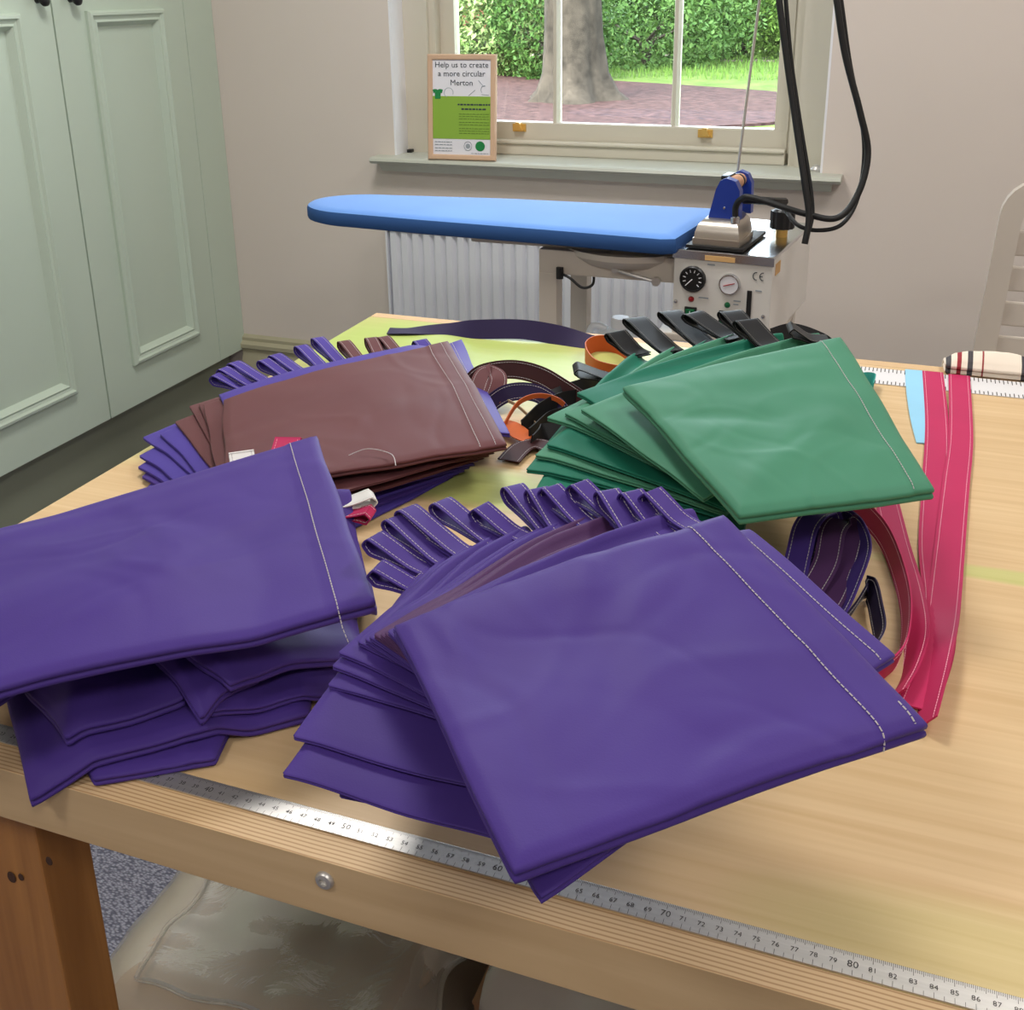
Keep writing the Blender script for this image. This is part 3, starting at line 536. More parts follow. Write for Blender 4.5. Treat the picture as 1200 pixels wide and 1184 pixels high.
# jug on the lower shelf
j0 = at_y(727, 378, 2.20); jz = .42; jug = tag(empty('plastic_jug', (j0[0], 2.20, jz)), 'white translucent plastic water jug with white cap on the station shelf', 'jug')
jt = float(j0[2]) - jz + .012
m = MB(); m.lathe([(.075, 0), (.08, .01), (.08, jt-.085), (.074, jt-.06), (.042, jt-.032), (.019, jt-.024), (.018, jt-.016)], n=32); auto_smooth(m.build('body', M_jug, jug))
m = MB(); m.lathe([(.0205, jt-.021), (.0205, jt-.003), (.018, jt)], n=28); auto_smooth(m.build('cap', base_mat('white_cap', srgb(240, 242, 246), .4), jug))
m = MB(); m.tube(spline([(-.03, 0, jt-.03), (-.06, 0, jt-.026), (-.079, 0, jt-.075)]), .009, 8); m.build('handle', M_jug, jug, True)

# ------------------------------------------------------------------ plastic chair by the wall
ch = tag(empty('plastic_chair', (.40, 2.35, 0)), 'pale beige plastic chair with slatted back standing beyond the table', 'chair')
def rr(x0, x1, z0, z1, r, n=6, taper=0.0):
    pts = []
    for cx, cz, a0 in ((x1-r, z1-r, 0), (x0+r, z1-r, 90), (x0+r, z0+r, 180), (x1-r, z0+r, 270)):
        for k in range(n+1): a = R(a0+90*k/n); x = cx+r*math.cos(a); z = cz+r*math.sin(a); pts.append((x*(1 - taper*(z-z0)/(z1-z0)), z))
    return pts
def ring(outer, inner, y0, y1):
    m = MB(); n = len(outer); v = [(x, y, z) for y in (y0, y1) for P in (outer, inner) for x, z in P]
    f = []
    for k in range(n):
        q = (k+1) % n; f += [(k, q, n+q, n+k), (2*n+k, 3*n+k, 3*n+q, 2*n+q), (k, 2*n+k, 2*n+q, q), (n+k, n+q, 3*n+q, 3*n+k)]
    return m.add(v, f)
bk = auto_smooth(ring(rr(-.27, .27, .40, 1.00, .07, taper=.12), rr(-.225, .225, .45, .965, .05, taper=.12), -.014, .014).build('backrest_frame', M_chair, ch))
for k in range(6):
    z = .51+k*.073; wd = .232*(1-.12*(z-.4)/.6); B(-wd, wd, -.005, .005, z-.026, z+.026, b=.004).build('slat', M_chair, ch)
B(-.25, .25, -.46, .0, .42, .45, b=.012).build('seat', M_chair, ch)
for (x, y) in ((-.22, -.42), (.22, -.42), (-.24, -.02), (.24, -.02)): m = MB(); m.tube([(x*1.06, y*1.03, 0), (x, y, .43)], [.016, .022], 10); m.build('leg', M_chair, ch, True)

# ------------------------------------------------------------------ work table
TX0, TX1, TY0, TY1 = -.79, 1.05, .442, 1.497
tb_ = tag(empty('work_table', (.13, .97, 0)), 'large birch plywood cutting table with green paint stains', 'table')
def tp(mb, name, mat, parent=tb_):
    o = mb.build(name, mat, parent)
    for q in o.data.vertices: q.co -= Vector((.13, .97, 0))
    return o
TOPO = Vector((.13, .97, 0))
to = B(TX0+.0, TX1, TY0+.0212, TY1-.0212, TZ-.018, TZ, b=.0008).build('table_top', M_top, tb_); to.location = -TOPO
def board2(y0, y1, name):     # plywood lipping: layered top edge, plain face
    o = B(TX0, TX1, y0, y1, TZ-.042, TZ, b=.0006); o = o.build(name, M_ply, tb_); o.location = -TOPO; o.data.materials.append(M_face)
    for p in o.data.polygons: p.material_index = 0 if abs(p.normal.z) > .8 or abs(p.normal.x) > .8 else 1
board2(TY0, TY0+.021, 'front_lipping'); board2(TY1-.021, TY1, 'back_lipping')
for (x, y) in ((-.585, .4865), (.85, .4865), (-.585, 1.45), (.85, 1.45)): tp(B(x-.045, x+.047, y-.0232, y+.023, 0, TZ-.0185, b=.002), 'leg', M_leg)
tp(B(-.538, .803, 1.44, 1.46, TZ-.10, TZ-.0185), 'rail', M_leg); tp(B(TX0+.16, TX0+.162+.04, .51, 1.427, TZ-.10, TZ-.0185), 'rail', M_leg); tp(B(.83, .87, .51, 1.427, TZ-.10, TZ-.0185), 'rail', M_leg)
q = at_y(381, 1031, TY0); m = MB(); m.lathe([(.0062, 0), (.0060, .0015), (.005, .0026), (.0028, .003), (.0026, .0012), (.0003, .0012)], (0, 0, 0), 'y', 24); m.v = [(a+q[0], TY0-b, c+q[2]) for a, b, c in m.v]; auto_smooth(tp(m, 'bolt_head', M_steel))
q = at_y(14, 1028, .463); 
for (px_, py_, r_) in ((14, 1028, .004), (25, 1028, .0025), (58, 1009, .003)):
    p_ = at_y(px_, py_, .463); m = MB(); m.lathe([(r_, 0), (r_*.9, .0004)], (0, 0, 0), 'y', 14); m.v = [(a+p_[0], .4633-b-.0006, c*1.3+p_[2]) for a, b, c in m.v]; tp(m, 'wood_knot', base_mat('dark_knot', srgb(62, 36, 22), .7))

# steel rulers
def ruler(name, x0, length, y0, y1, label, mat, numerals, ink, tick=.0011, ts=.0045):
    r = tag(empty(name, (x0, y0, TZ)), label, 'ruler'); B(0, length, 0, y1-y0, 0.0002, .0011, b=.0002).build('blade', mat, r)
    m = MB(); W = y1-y0
    for k in range(0, int(length*1000)):
        if numerals is None and k % 5: continue
        x = k/1000; h = .0045 if k % 10 == 0 else (.0036 if k % 5 == 0 else .0024); t = .00012 if numerals else .0006
        m.v += [(x-t, W-h*tick/.0011, .00125), (x+t, W-h*tick/.0011, .00125), (x+t, W, .00125), (x-t, W, .00125)]; n = len(m.v); m.f.append((n-4, n-3, n-2, n-1))
        if k % 5 == 0: m.v += [(x-t, 0, .00125), (x+t, 0, .00125), (x+t, h*.8*tick/.0011, .00125), (x-t, h*.8*tick/.0011, .00125)]; n = len(m.v); m.f.append((n-4, n-3, n-2, n-1))
    me = bpy.data.meshes.new('tick_marks'); me.from_pydata(m.v, [], m.f); link('tick_marks', me, ink, r)['kind'] = 'stuff'
    if numerals:
        m = MB()
        for k in numerals:
            big = k % 10 == 0; V, Fc = text_geo(str(k), ts*1.35 if big else ts); n = len(m.v)
            m.v += [(vx + k/100, vy + W*.36, .00125) for vx, vy, _ in V]; m.f += [tuple(i+n for i in q) for q in Fc]
        me = bpy.data.meshes.new('numerals'); me.from_pydata(m.v, [], m.f); link('numerals', me, ink, r)
    return r
ruler('steel_ruler', -.7893, 1.0, .4633, .4785, 'long steel ruler lying along the front edge of the table', M_steel, list(range(1, 100)), M_tick)
rf = ruler('white_ruler', -.12, 1.0, 1.40, 1.462, 'wide white ruler lying along the far edge of the table', base_mat('white_ruler_face', srgb(226, 224, 226), .5), None, M_tick, .004)

# ------------------------------------------------------------------ cloth: height field and draped folded bags
class HField:
    def __init__(s, x0, x1, y0, y1, res, base):
        s.x0, s.y0, s.res = x0, y0, res; s.nx = int((x1-x0)/res)+1; s.ny = int((y1-y0)/res)+1
        X, Y = np.meshgrid(x0+np.arange(s.nx)*res, y0+np.arange(s.ny)*res, indexing='ij'); s.H = base(X, Y)
    def samp(s, A, x, y):
        fx = np.clip((np.asarray(x)-s.x0)/s.res, 0, s.nx-1.001); fy = np.clip((np.asarray(y)-s.y0)/s.res, 0, s.ny-1.001)
        i = fx.astype(int); j = fy.astype(int); a = fx-i; b = fy-j
        return A[i, j]*(1-a)*(1-b)+A[i+1, j]*a*(1-b)+A[i, j+1]*(1-a)*b+A[i+1, j+1]*a*b
    def env(s, slope, it=26, blur=4):
        E = s.H.copy(); d = slope*s.res
        for k in (1, 2, 4, 8, 16, 32, 64, 32, 16, 8, 4, 2, 1):
            P = np.pad(E, k, mode='edge'); c = slice(k, -k); lo = slice(0, -2*k); hi = slice(2*k, None)
            E = np.maximum.reduce([E, P[lo, c]-d*k, P[hi, c]-d*k, P[c, lo]-d*k, P[c, hi]-d*k, P[lo, lo]-1.41*d*k, P[hi, hi]-1.41*d*k, P[lo, hi]-1.41*d*k, P[hi, lo]-1.41*d*k])
        for _ in range(blur):
            P = np.pad(E, 1, mode='edge'); E = (P[:-2, 1:-1]+P[2:, 1:-1]+P[1:-1, :-2]+P[1:-1, 2:]+4*P[1:-1, 1:-1])/8
        return np.maximum(E, s.H)
def table_base(X, Y):
    z = np.full_like(X, TZ+.0005); z -= np.clip((TY0-Y)*1.6, 0, .10); z -= np.clip((TX0-X)*1.6, 0, .10); z -= np.clip((Y-TY1)*1.6, 0, .1); return z
HT = HField(-.98, .36, .28, 1.62, .004, table_base)
HF = HField(-1.3, .2, .5, 1.7, .008, lambda X, Y: np.full_like(X, .001))
def nfield(seed, wl0=.06, wl1=.2, n=7):
    r = random.Random(seed); W = [(r.uniform(0, 6.28), 2*math.pi/r.uniform(wl0, wl1), r.uniform(0, 6.28), r.uniform(.5, 1)) for _ in range(n)]
    return lambda x, y: sum(a*np.sin(k*(x*math.cos(t)+y*math.sin(t))+p+.7*np.sin(k*.6*(y*math.cos(t)-x*math.sin(t)))) for t, k, p, a in W)/math.sqrt(n)
def dashes(P, on=.0026, off=.0007, r=.0005):
    """a stitched line along the polyline P"""
    P = np.array(P); s = np.concatenate([[0], np.cumsum(np.linalg.norm(np.diff(P, axis=0), axis=1))]); m = MB(); p = 0.0
    while p < s[-1]:
        q = min(p+on, s[-1]); a = np.array([np.interp(p, s, P[:, i]) for i in range(3)]); b = np.array([np.interp(q, s, P[:, i]) for i in range(3)])
        d = b-a; L_ = np.linalg.norm(d)
        if L_ > 1e-5:
            d /= L_; u = np.cross(d, [0, 0, 1.]); u /= (np.linalg.norm(u)+1e-9); n_ = np.cross(u, d); o = n_*r*.8; k = len(m.v)
            m.v += [tuple(a-u*r), tuple(a+u*r), tuple(b+u*r), tuple(b-u*r), tuple(a+o), tuple(b+o)]; m.f += [(k, k+4, k+5, k+3), (k+4, k+1, k+2, k+5)]
        p = q+off
    return m
def dash_part(P, parent, name='stitching', mat=None, r=.0005):
    m = dashes(P, r=r); me = bpy.data.meshes.new(name); me.from_pydata(m.v, [], m.f); o = link(name, me, mat or M_thread, parent); o['kind'] = 'stuff'; return o
class Bag:
    """a folded cloth bag: quad A (back left) B (back right) C (front right) D (front left), draped on the height field"""
    def __init__(s, root, cor, mat, t=.006, n=22, wr=.0008, lift=(0, 0, 0, 0), slope=.35, seed=0, field=HT, groove=True, wl=(.06, .2), name='body', out=.0016, creases=(), hem=0.0, raise_=0.0, wob=.0012, puff=0.0, blur=4, ridge=0.0, nc=0, vpow=1.0):
        A, Bq, Cq, D = [np.array(c[:2], float) for c in cor]; s.cor = (A, Bq, Cq, D); s.field = field
        nx = n; ny = n; g = np.linspace(0, 1, n+1); s.vp = vpow = 2.0 if ridge else vpow; U, V = np.meshgrid(g, g**vpow, indexing='ij')
        P = A[None, None]*((1-U)*(1-V))[..., None]+Bq[None, None]*(U*(1-V))[..., None]+Cq[None, None]*(U*V)[..., None]+D[None, None]*((1-U)*V)[..., None]
        c0 = P.mean(axis=(0, 1)); nf = nfield(seed*13+5, *wl); n2 = nfield(seed*7+1, .08, .16, 4)
        wobm = (1-np.minimum(np.minimum(U, 1-U), np.minimum(V, 1-V))*2)**3
        P = P + np.stack([n2(P[..., 0], P[..., 1])*wob*wobm, n2(P[..., 1]+3, P[..., 0])*wob*wobm], -1)
        E = field.env(slope, blur=blur); zb = field.samp(E, P[..., 0], P[..., 1])+.0004+raise_
        zb = zb + lift[0]*(1-U)*(1-V)+lift[1]*U*(1-V)+lift[2]*U*V+lift[3]*(1-U)*V
        wmask = np.clip(np.minimum(np.minimum(U, 1-U), np.minimum(V, 1-V))*5, .25, 1)
        lu = np.linalg.norm(Bq-A); lv_ = np.linalg.norm(D-A); de = np.minimum(np.minimum(U, 1-U)*lu, np.minimum(V, 1-V)*lv_)
        zt = zb+t+wr*nf(P[..., 0], P[..., 1])*wmask + np.maximum(0, wr*.8) - t*.22*np.clip(1-de/.006, 0, 1)**2 + puff*np.clip(de/.07, 0, 1)*(2-np.clip(de/.07, 0, 1))
        for (u0, v0, u1, v1, amp, wid) in creases:          # ridge (+) or furrow (-) from (u0,v0) to (u1,v1)
            d = np.array([(u1-u0)*lu, (v1-v0)*lv_]); L_ = np.linalg.norm(d); d /= L_
            x = (U-u0)*lu; y = (V-v0)*lv_; al = x*d[0]+y*d[1]; ac = np.abs(x*d[1]-y*d[0]); fade = np.clip(al/.02+.5, 0, 1)*np.clip((L_-al)/.03+.5, 0, 1)
            zt = zt + amp*np.exp(-(ac/wid)**2)*fade
        rc = random.Random(seed*31+7)
        for _ in range(nc):                                  # small random creases
            u0, v0, a0, ln = rc.uniform(.05, .95), rc.uniform(.05, .95), rc.uniform(0, 6.28), rc.uniform(.04, .10); d = np.array([math.cos(a0), math.sin(a0)]); amp = rc.choice((-1, 1))*rc.uniform(.0003, .0009); wid = rc.uniform(.004, .009)
            x = (U-u0)*lu; y = (V-v0)*lv_; al = x*d[0]+y*d[1]; ac = x*d[1]-y*d[0] + .012*np.sin(al*40+u0*9)
            zt = zt + amp*np.exp(-(ac/wid)**2)*np.exp(-(al/ln)**2)
        if hem: zt = zt + np.where(U > 1-hem/lu, .0011, 0)
        zt = np.maximum(zt, zb+t*.5); zt0 = zt; zt = zt + ridge*np.exp(-((V*lv_-.005)/.006)**2)*np.clip(U*1.6-.1, 0, 1); s.Pz = np.concatenate([P, zt[..., None]], -1); s.t = t; s.n = n; s.lu, s.lv = lu, lv_; s.zb = zb
        m = n+1; vt = s.Pz.reshape(-1, 3); vb = np.concatenate([P, zb[..., None]], -1).reshape(-1, 3)
        f = []; idx = lambda i, j: i*m+j
        for i in range(n):
            for j in range(n): f.append((idx(i, j), idx(i+1, j), idx(i+1, j+1), idx(i, j+1))); f.append(tuple(m*m+q for q in (idx(i, j), idx(i, j+1), idx(i+1, j+1), idx(i+1, j))))
        lp = [(i, 0) for i in range(n)] + [(n, j) for j in range(n)] + [(i, n) for i in range(n, 0, -1)] + [(0, j) for j in range(n, 0, -1)]
        k = len(lp); bt = np.array([s.Pz[i, j] for i, j in lp]); bo = np.array([(*P[i, j], zb[i, j]) for i, j in lp])
        tg = np.roll(bt[:, :2], -1, 0)-np.roll(bt[:, :2], 1, 0); nr_ = np.stack([tg[:, 1], -tg[:, 0]], 1); nr_ /= np.linalg.norm(nr_, axis=1)[:, None]
        if (nr_*(bt[:, :2]-c0)).sum() < 0: nr_ = -nr_
        prof = [(.7, .93), (1, .78), (.75, .6), (-.6, .5), (.7, .4), (1, .22), (.6, .06)] if groove else [(.7, .9), (1, .5), (.7, .1)]
        vs = [vt, vb]; base = 2*m*m; rings_ = [[idx(i, j) for i, j in lp]]
        for r_, (o, h) in enumerate(prof):
            q = bo*(1-h)+bt*h; q[:, :2] += nr_*out*o; vs.append(q); rings_.append([base+r_*k+a for a in range(k)])
        rings_.append([m*m+idx(i, j) for i, j in lp])
        for a, b in zip(rings_[:-1], rings_[1:]):
            for q in range(k): f.append((a[q], b[q], b[(q+1) % k], a[(q+1) % k]))
        va = np.concatenate(vs); ctr = np.array([c0[0], c0[1], float(zb.min())]); va = va-ctr
        if root.location.length == 0 and root.type == 'EMPTY': root.location = ctr
        off = ctr-np.array(root.location); va = va+off
        me = bpy.data.meshes.new(name); me.from_pydata(va.tolist(), [], f); bm = bmesh.new(); bm.from_mesh(me); bmesh.ops.recalc_face_normals(bm, faces=bm.faces[:]); bm.to_mesh(me); bm.free()
        s.obj = link(name, me, mat, root, True); s.root = root
        # write into the height field
        gg = np.linspace(0, 1, 140); U2, V2 = np.meshgrid(gg, gg, indexing='ij'); q = A*((1-U2)*(1-V2))[..., None]+Bq*(U2*(1-V2))[..., None]+Cq*(U2*V2)[..., None]+D*((1-U2)*V2)[..., None]
        i = ((q[..., 0]-field.x0)/field.res+.5).astype(int); j = ((q[..., 1]-field.y0)/field.res+.5).astype(int); ok = (i >= 0) & (i < field.nx) & (j >= 0) & (j < field.ny)
        full = s.Pz; s.Pz = np.concatenate([P, zt0[..., None]], -1); zz = s.top(U2, V2); s.Pz = full; np.maximum.at(field.H, (i[ok], j[ok]), zz[ok])
    def top(s, u, v):
        A = s.Pz[..., 2]; n = s.n; fu = np.clip(np.asarray(u)*n, 0, n-.001); fv = np.clip(np.asarray(v)**(1/s.vp)*n, 0, n-.001); i = fu.astype(int); j = fv.astype(int); a = fu-i; b = fv-j
        return A[i, j]*(1-a)*(1-b)+A[i+1, j]*a*(1-b)+A[i, j+1]*(1-a)*b+A[i+1, j+1]*a*b
    def pt(s, u, v, dz=.0004):
        n = s.n; fu = min(max(u*n, 0), n-.001); fv = min(max(max(v, 0)**(1/s.vp)*n, 0), n-.001); i, j = int(fu), int(fv); a, b = fu-i, fv-j; G = s.Pz
        p = G[i, j]*(1-a)*(1-b)+G[i+1, j]*a*(1-b)+G[i, j+1]*(1-a)*b+G[i+1, j+1]*a*b; return p+np.array([0, 0, dz])
    def stitch(s, inset=.022, v0=0.0, v1=1.0, wob=.0, mat=None, name='hem_stitching', r=.00042, end=None):
        P = [s.pt(1-(inset+wob*math.sin(9*t))/s.lu, t) for t in np.linspace(v0, v1, 60)]
        if end is not None: P += [np.array(e) for e in end]
        return dash_part([p-np.array(s.root.location) for p in P], s.root, name, mat, r)
def strip(pts, width, mat, parent=None, name='strap', thick=.0013, wdir=None, n=8, stitched=True, thread=None, inset=.003, lining=None, label=None, cat='strap', group=None, seed=0):
    """flat strap along a smooth 3-d path; wdir = width direction(s), default horizontal across the path"""
    P = np.array(spline(pts, n)); m = len(P); Tn = np.gradient(P, axis=0); Tn /= np.linalg.norm(Tn, axis=1)[:, None]+1e-9
    if wdir is None: Wd = np.cross(Tn, [0, 0, 1.])
    elif np.ndim(wdir) == 1: Wd = np.tile(np.array(wdir, float), (m, 1))
    else: Wd = np.array(spline(wdir, n))
    Wd = Wd-Tn*(Wd*Tn).sum(1)[:, None]; Wd /= np.linalg.norm(Wd, axis=1)[:, None]+1e-9; Nn = np.cross(Wd, Tn)
    h = width/2; o = P[0].copy() if parent is None else np.array(parent.location if parent.parent is None else parent.parent.location)
    V = np.concatenate([P-Wd*h+Nn*thick/2, P+Wd*h+Nn*thick/2, P+Wd*h-Nn*thick/2, P-Wd*h-Nn*thick/2])-o
    f = [(a*m+i, a*m+i+1, ((a+1) % 4)*m+i+1, ((a+1) % 4)*m+i) for a in range(4) for i in range(m-1)] + [(0, m, 2*m, 3*m), (m-1, 4*m-1, 3*m-1, 2*m-1)]
    me = bpy.data.meshes.new(name); me.from_pydata(V.tolist(), [], f); bm = bmesh.new(); bm.from_mesh(me); bmesh.ops.recalc_face_normals(bm, faces=bm.faces[:]); bm.to_mesh(me); bm.free()
    if parent is None:
        rt = empty(name, o); ob = link('webbing', me, mat, rt); tag(rt, label, cat, group)
    else: rt = parent; ob = link(name, me, mat, parent)
    auto_smooth(ob, 40)
    if stitched:
        S = MB()
        for sd in (-1, 1):
            for fc in (-1, 1):
                d = dashes(P+Wd*sd*(h-inset)+Nn*fc*(thick/2+.0001)-o, r=.0003); S.add(d.v, d.f)
        me = bpy.data.meshes.new('stitching'); me.from_pydata(S.v, [], S.f); link('stitching', me, thread or M_thread, ob if parent is not None else rt)['kind'] = 'stuff'
    return rt, ob
def loop(root, tip, base, zr, width, mat, rise=.004, gap=.011, thread=None, back=.018):
    """hanging loop: folded strap sticking out of a bag edge from base towards tip (world xy)"""
    tip = np.array(tip[:2]); base = np.array(base[:2]); d = tip-base; L_ = np.linalg.norm(d); d /= L_
    prof = [(-back, -.001, 0), (0, 0, 0), (.45*L_, 0, .5), (.82*L_, -.001, .9), (L_-.003, .001, 1), (L_, gap*.5, 1), (L_-.004, gap, 1), (.8*L_, gap*1.05, .9), (.45*L_, gap*.7, .5), (0, .003, 0), (-back, .002, 0)]
    P = [(base[0]+d[0]*s_, base[1]+d[1]*s_, zr+h+rise*k) for s_, h, k in prof]
    return strip(P, width, mat, root, 'hanging_loop', thick=.0011, wdir=(-d[1], d[0], 0), n=4, thread=thread, inset=.0025)
ORD = ['topmost', 'second from the top', 'third from the top', 'fourth from the top', 'fifth from the top', 'sixth from the top', 'seventh from the top', 'eighth from the top', 'ninth from the top', 'tenth from the top', 'eleventh from the top', 'twelfth from the top', 'thirteenth from the top', 'fourteenth from the top']
def solve(pxs, t, slope=.35, lift=0.0, field=HT, frac=1.0):
    E = field.env(slope); out = []
    for q in pxs:
        z = TZ + .01
        for _ in range(24):
            p = at_z(q[0], q[1], z); z = .6*z + .4*(float(field.samp(E, [p[0]], [p[1]])[0]) + t*frac + lift + (q[2] if len(q) > 2 else 0))
        out.append(p)
    return out
def quad_from(A, Bq, depth, skew=0.0, dd=None):
    A = np.array(A[:2]); Bq = np.array(Bq[:2]); d = (Bq-A)/np.linalg.norm(Bq-A); p = np.array([d[1], -d[0]]); return A, Bq, Bq+p*depth+d*skew, A+p*(dd or depth)+d*(skew if dd is None else 0)

# ---- far pile of maroon-brown and purple bags
GB = 'fanned pile of maroon and purple bags'
brown_spec = [  # A px, B px, loop tip px, loop base px, material, loop material, depth
    ((174, 570), (292, 458), (250, 448), (282, 455), M_purple2, M_purple2, .25), ((167, 558), (300, 455), (259, 441), (294, 452), M_purple, M_purple2, .25), ((164, 547), (322, 450), (272, 434), (316, 452), M_purple2, M_purple2, .25),
    ((166, 533), (350, 444), (307, 431), (342, 446), M_purple2, M_purple2, .25), ((170, 512), (366, 440), (320, 425), (358, 442), M_purple2, M_purple2, .25), ((190, 508), (390, 434), (351, 414), (383, 437), M_purple2, M_purple2, .25),
    ((207, 494), (414, 430), (371, 404), (407, 434), M_brown, M_purple2, .25), ((223, 476), (440, 426), (402, 408), (432, 437), M_brown, M_brown, .25), ((234, 473), (458, 420), (434, 404), (452, 432), M_brown, M_brown, .25), ((240, 474), (484, 414), (448, 403), (476, 427), M_brown, M_brown, .25)]
nb = len(brown_spec)+2
for k, (a, b, tp_, bs, mt, lm, dp) in enumerate(brown_spec):
    rt = empty('folded_bag'); A, Bq = solve([a, b], .0036, .1); z = float(Bq[2])-TZ; Cq = solve([(530+6*k, 557-3.5*k)], .0036, .1)[0]; g = Bag(rt, [A, Bq, Cq, A+(Cq-Bq)*(.62 if k < 6 else .8)], mt, t=.0036, seed=k+20, wr=.0004, n=26, ridge=.005, nc=3, slope=.1)
    loop(rt, T(*tp_, z+.006), T(*bs, z+.003), float(g.top(.97, .03))-.003, .0165, lm)
    cn = 'maroon' if mt is M_brown else 'purple'
    tag(rt, f'{cn} folded cloth bag with hanging loop, {ORD[nb-1-k]} in the maroon fan pile', 'folded bag', GB)
rt = empty('folded_bag'); q = solve([(258, 463), (541, 400, .008), (595, 508), (300, 560)], .005)
g = Bag(rt, q, M_purple2, t=.005, seed=41, wr=.0005, n=24, hem=.02, lift=(0, .010, .0, 0)); g.stitch(.018); z = float(g.top(.9, .05)); loop(rt, at_z(490, 403, z+.006), at_z(508, 418, z), z-.003, .02, M_purple2)
tag(rt, 'purple folded bag directly beneath the maroon bag at the top of its pile', 'folded bag', GB)
rt = empty('folded_bag'); q = solve([(262, 468), (524, 402, .010), (592, 520), (268, 574)], .008, .07)
g = Bag(rt, q, M_brown, t=.008, slope=.07, seed=43, wr=.0009, n=64, nc=12, hem=.03, lift=(.0, .012, .0, 0), creases=((.05, .75, .9, .55, .002, .02), (.0, .45, .5, .35, -.0015, .015)))
g.stitch(.012); g.stitch(.03, wob=.001); tag(rt, 'maroon brown folded cloth bag lying on top of its fanned pile', 'folded bag', GB)
P = [g.pt(.42, .93, .001) + np.array([0, 0, .001])]; P += [P[0]+np.array([.015, .012, .004]), P[0]+np.array([.04, .012, .002]), P[0]+np.array([.055, -.008, .0005])]
m = MB(); m.tube(spline([p-np.array(rt.location) for p in P]), .0005, 5); m.build('loose_thread', M_thread, rt)

# ---- green pile
GG = 'fanned pile of green bags'
green_spec = [((626, 578), (716, 446), (672, 439), (714, 447), M_teal, .26), ((618, 549), (742, 420), (719, 398), (741, 416), M_teal, .26), ((630, 532), (790, 412), (741, 381), (780, 412), M_green, .26), ((643, 520), (828, 404), (782, 373), (822, 405), M_teal, .26),
              ((644, 488), (862, 398), (808, 376), (850, 398), M_green, .26), ((662, 484), (893, 398), (853, 373), (886, 402), M_green, .26), ((677, 460), (915, 398), (871, 384), (900, 408), M_teal, .26), ((682, 478), (958, 398), (923, 392), (950, 402), M_green, .25)]
for k, (a, b, tp_, bs, mt, dp) in enumerate(green_spec):
    rt = empty('folded_bag'); lf = .006+.0004*k; A, Bq = solve([a, (*b, lf)], .0055, .1); z = float(Bq[2])-TZ
    g = Bag(rt, quad_from(A, Bq, .18 if k < 2 else .15 if k < 5 else .09, -.03 if k > 3 else 0, .19), mt, t=.0055, seed=k+60, wr=.0006, n=28, ridge=.009, nc=4, slope=.1, lift=(.0, lf, 0, 0))
    loop(rt, T(*tp_, z+.012), T(*bs, z+.003), float(g.top(.97, .03))-.003, .029, M_black, rise=.008, gap=.008, thread=base_mat('grey_thread', srgb(120, 116, 112), .7))
    cn = 'teal green' if mt is M_teal else 'green'
    tag(rt, f'{cn} folded bag with black hanging loop, {ORD[len(green_spec)-k]} in the green pile', 'folded bag', GG)
rt = empty('folded_bag'); q = solve([(734, 452, .01), (985, 395, .02), (1094, 572), (866, 600)], .011, .07)
g = Bag(rt, q, M_green, t=.011, seed=77, wr=.0012, wl=(.05, .18), n=72, nc=16, hem=.024, slope=.07, lift=(.010, .02, 0, 0), puff=.002, creases=((.15, .85, .8, .55, .003, .02), (.0, .3, .5, .5, -.002, .012)))
g.stitch(.024); tag(rt, 'green folded cloth bag lying on top of the green pile', 'folded bag', GG)

# ---- tall purple pile at the front left corner
GL = 'untidy purple pile with pink tabs'
left_spec = [  # corners A B C D px + z, thickness, wrinkle
    ([(60, 800, .004), (300, 770, .004), (250, 886, .003), (112, 908, .003)], .008, .0012), ([(0, 770, .012), (366, 740, .014), (360, 834, .010), (36, 934, -.005)], .009, .0022), ([(180, 740, .02), (420, 700, .02), (386, 814, .012), (250, 830, .018)], .007, .0014),
    ([(-30, 730, .034), (230, 690, .034), (215, 815, .026), (78, 862, .022)], .009, .003), ([(120, 720, .045), (330, 690, .045), (300, 790, .034), (236, 838, .03)], .009, .003), ([(-50, 700, .06), (400, 640, .06), (425, 765, .045), (270, 800, .045)], .009, .0022),
    ([(-30, 660, .07), (408, 574, .08), (441, 712, .07), (-10, 822, .07)], .008, .001)]
for k, (q, t_, wr_) in enumerate(left_spec):
    rt = empty('folded_bag'); g = Bag(rt, solve([c[:2] for c in q], t_, .5), M_purple, t=t_, seed=90+k, wr=wr_, n=40, nc=10, slope=.5, wl=(.04, .12), puff=.004 if wr_ > .002 else 0, out=.002)
    if k == len(left_spec)-1:
        for (uv, mt, dd) in (((.995, .06), M_white, (.020, .016)), ((.995, .13), M_pink, (.022, .004))):
            p0 = g.pt(*uv, -.002); loop(rt, p0+np.array([dd[0], dd[1], 0]), p0, p0[2]-.004, .02, mt, rise=-.002, gap=.009, thread=M_white)
    tag(rt, f'crumpled purple folded bag, {ORD[len(left_spec)-k]} in the untidy purple pile', 'folded bag', GL)
BL, CL, A0_, D0_ = solve([(369, 512, .005), (437, 702, .005), (0, 618, .005), (0, 800, .005)], .011, .12); d1_ = BL-A0_; d2_ = CL-D0_; AL = BL-d1_/np.linalg.norm(d1_)*.30; DL = CL-d2_/np.linalg.norm(d2_)*.30
rt = empty('folded_bag'); g = Bag(rt, [AL, BL, CL, DL], M_purple, t=.011, seed=101, wr=.0012, wl=(.05, .18), n=72, nc=16, hem=.026, slope=.12, lift=(.004, .006, .004, .004), creases=((.1, .12, .95, .10, .0015, .012), (.45, .1, .6, .6, .0012, .01), (.0, .35, .45, .5, -.0015, .03)))
e0 = g.pt(1-.024/g.lu, 1); g.stitch(.024, end=[e0+np.array([.006, -.006, -.010]), e0+np.array([.012, -.008, -.022])])
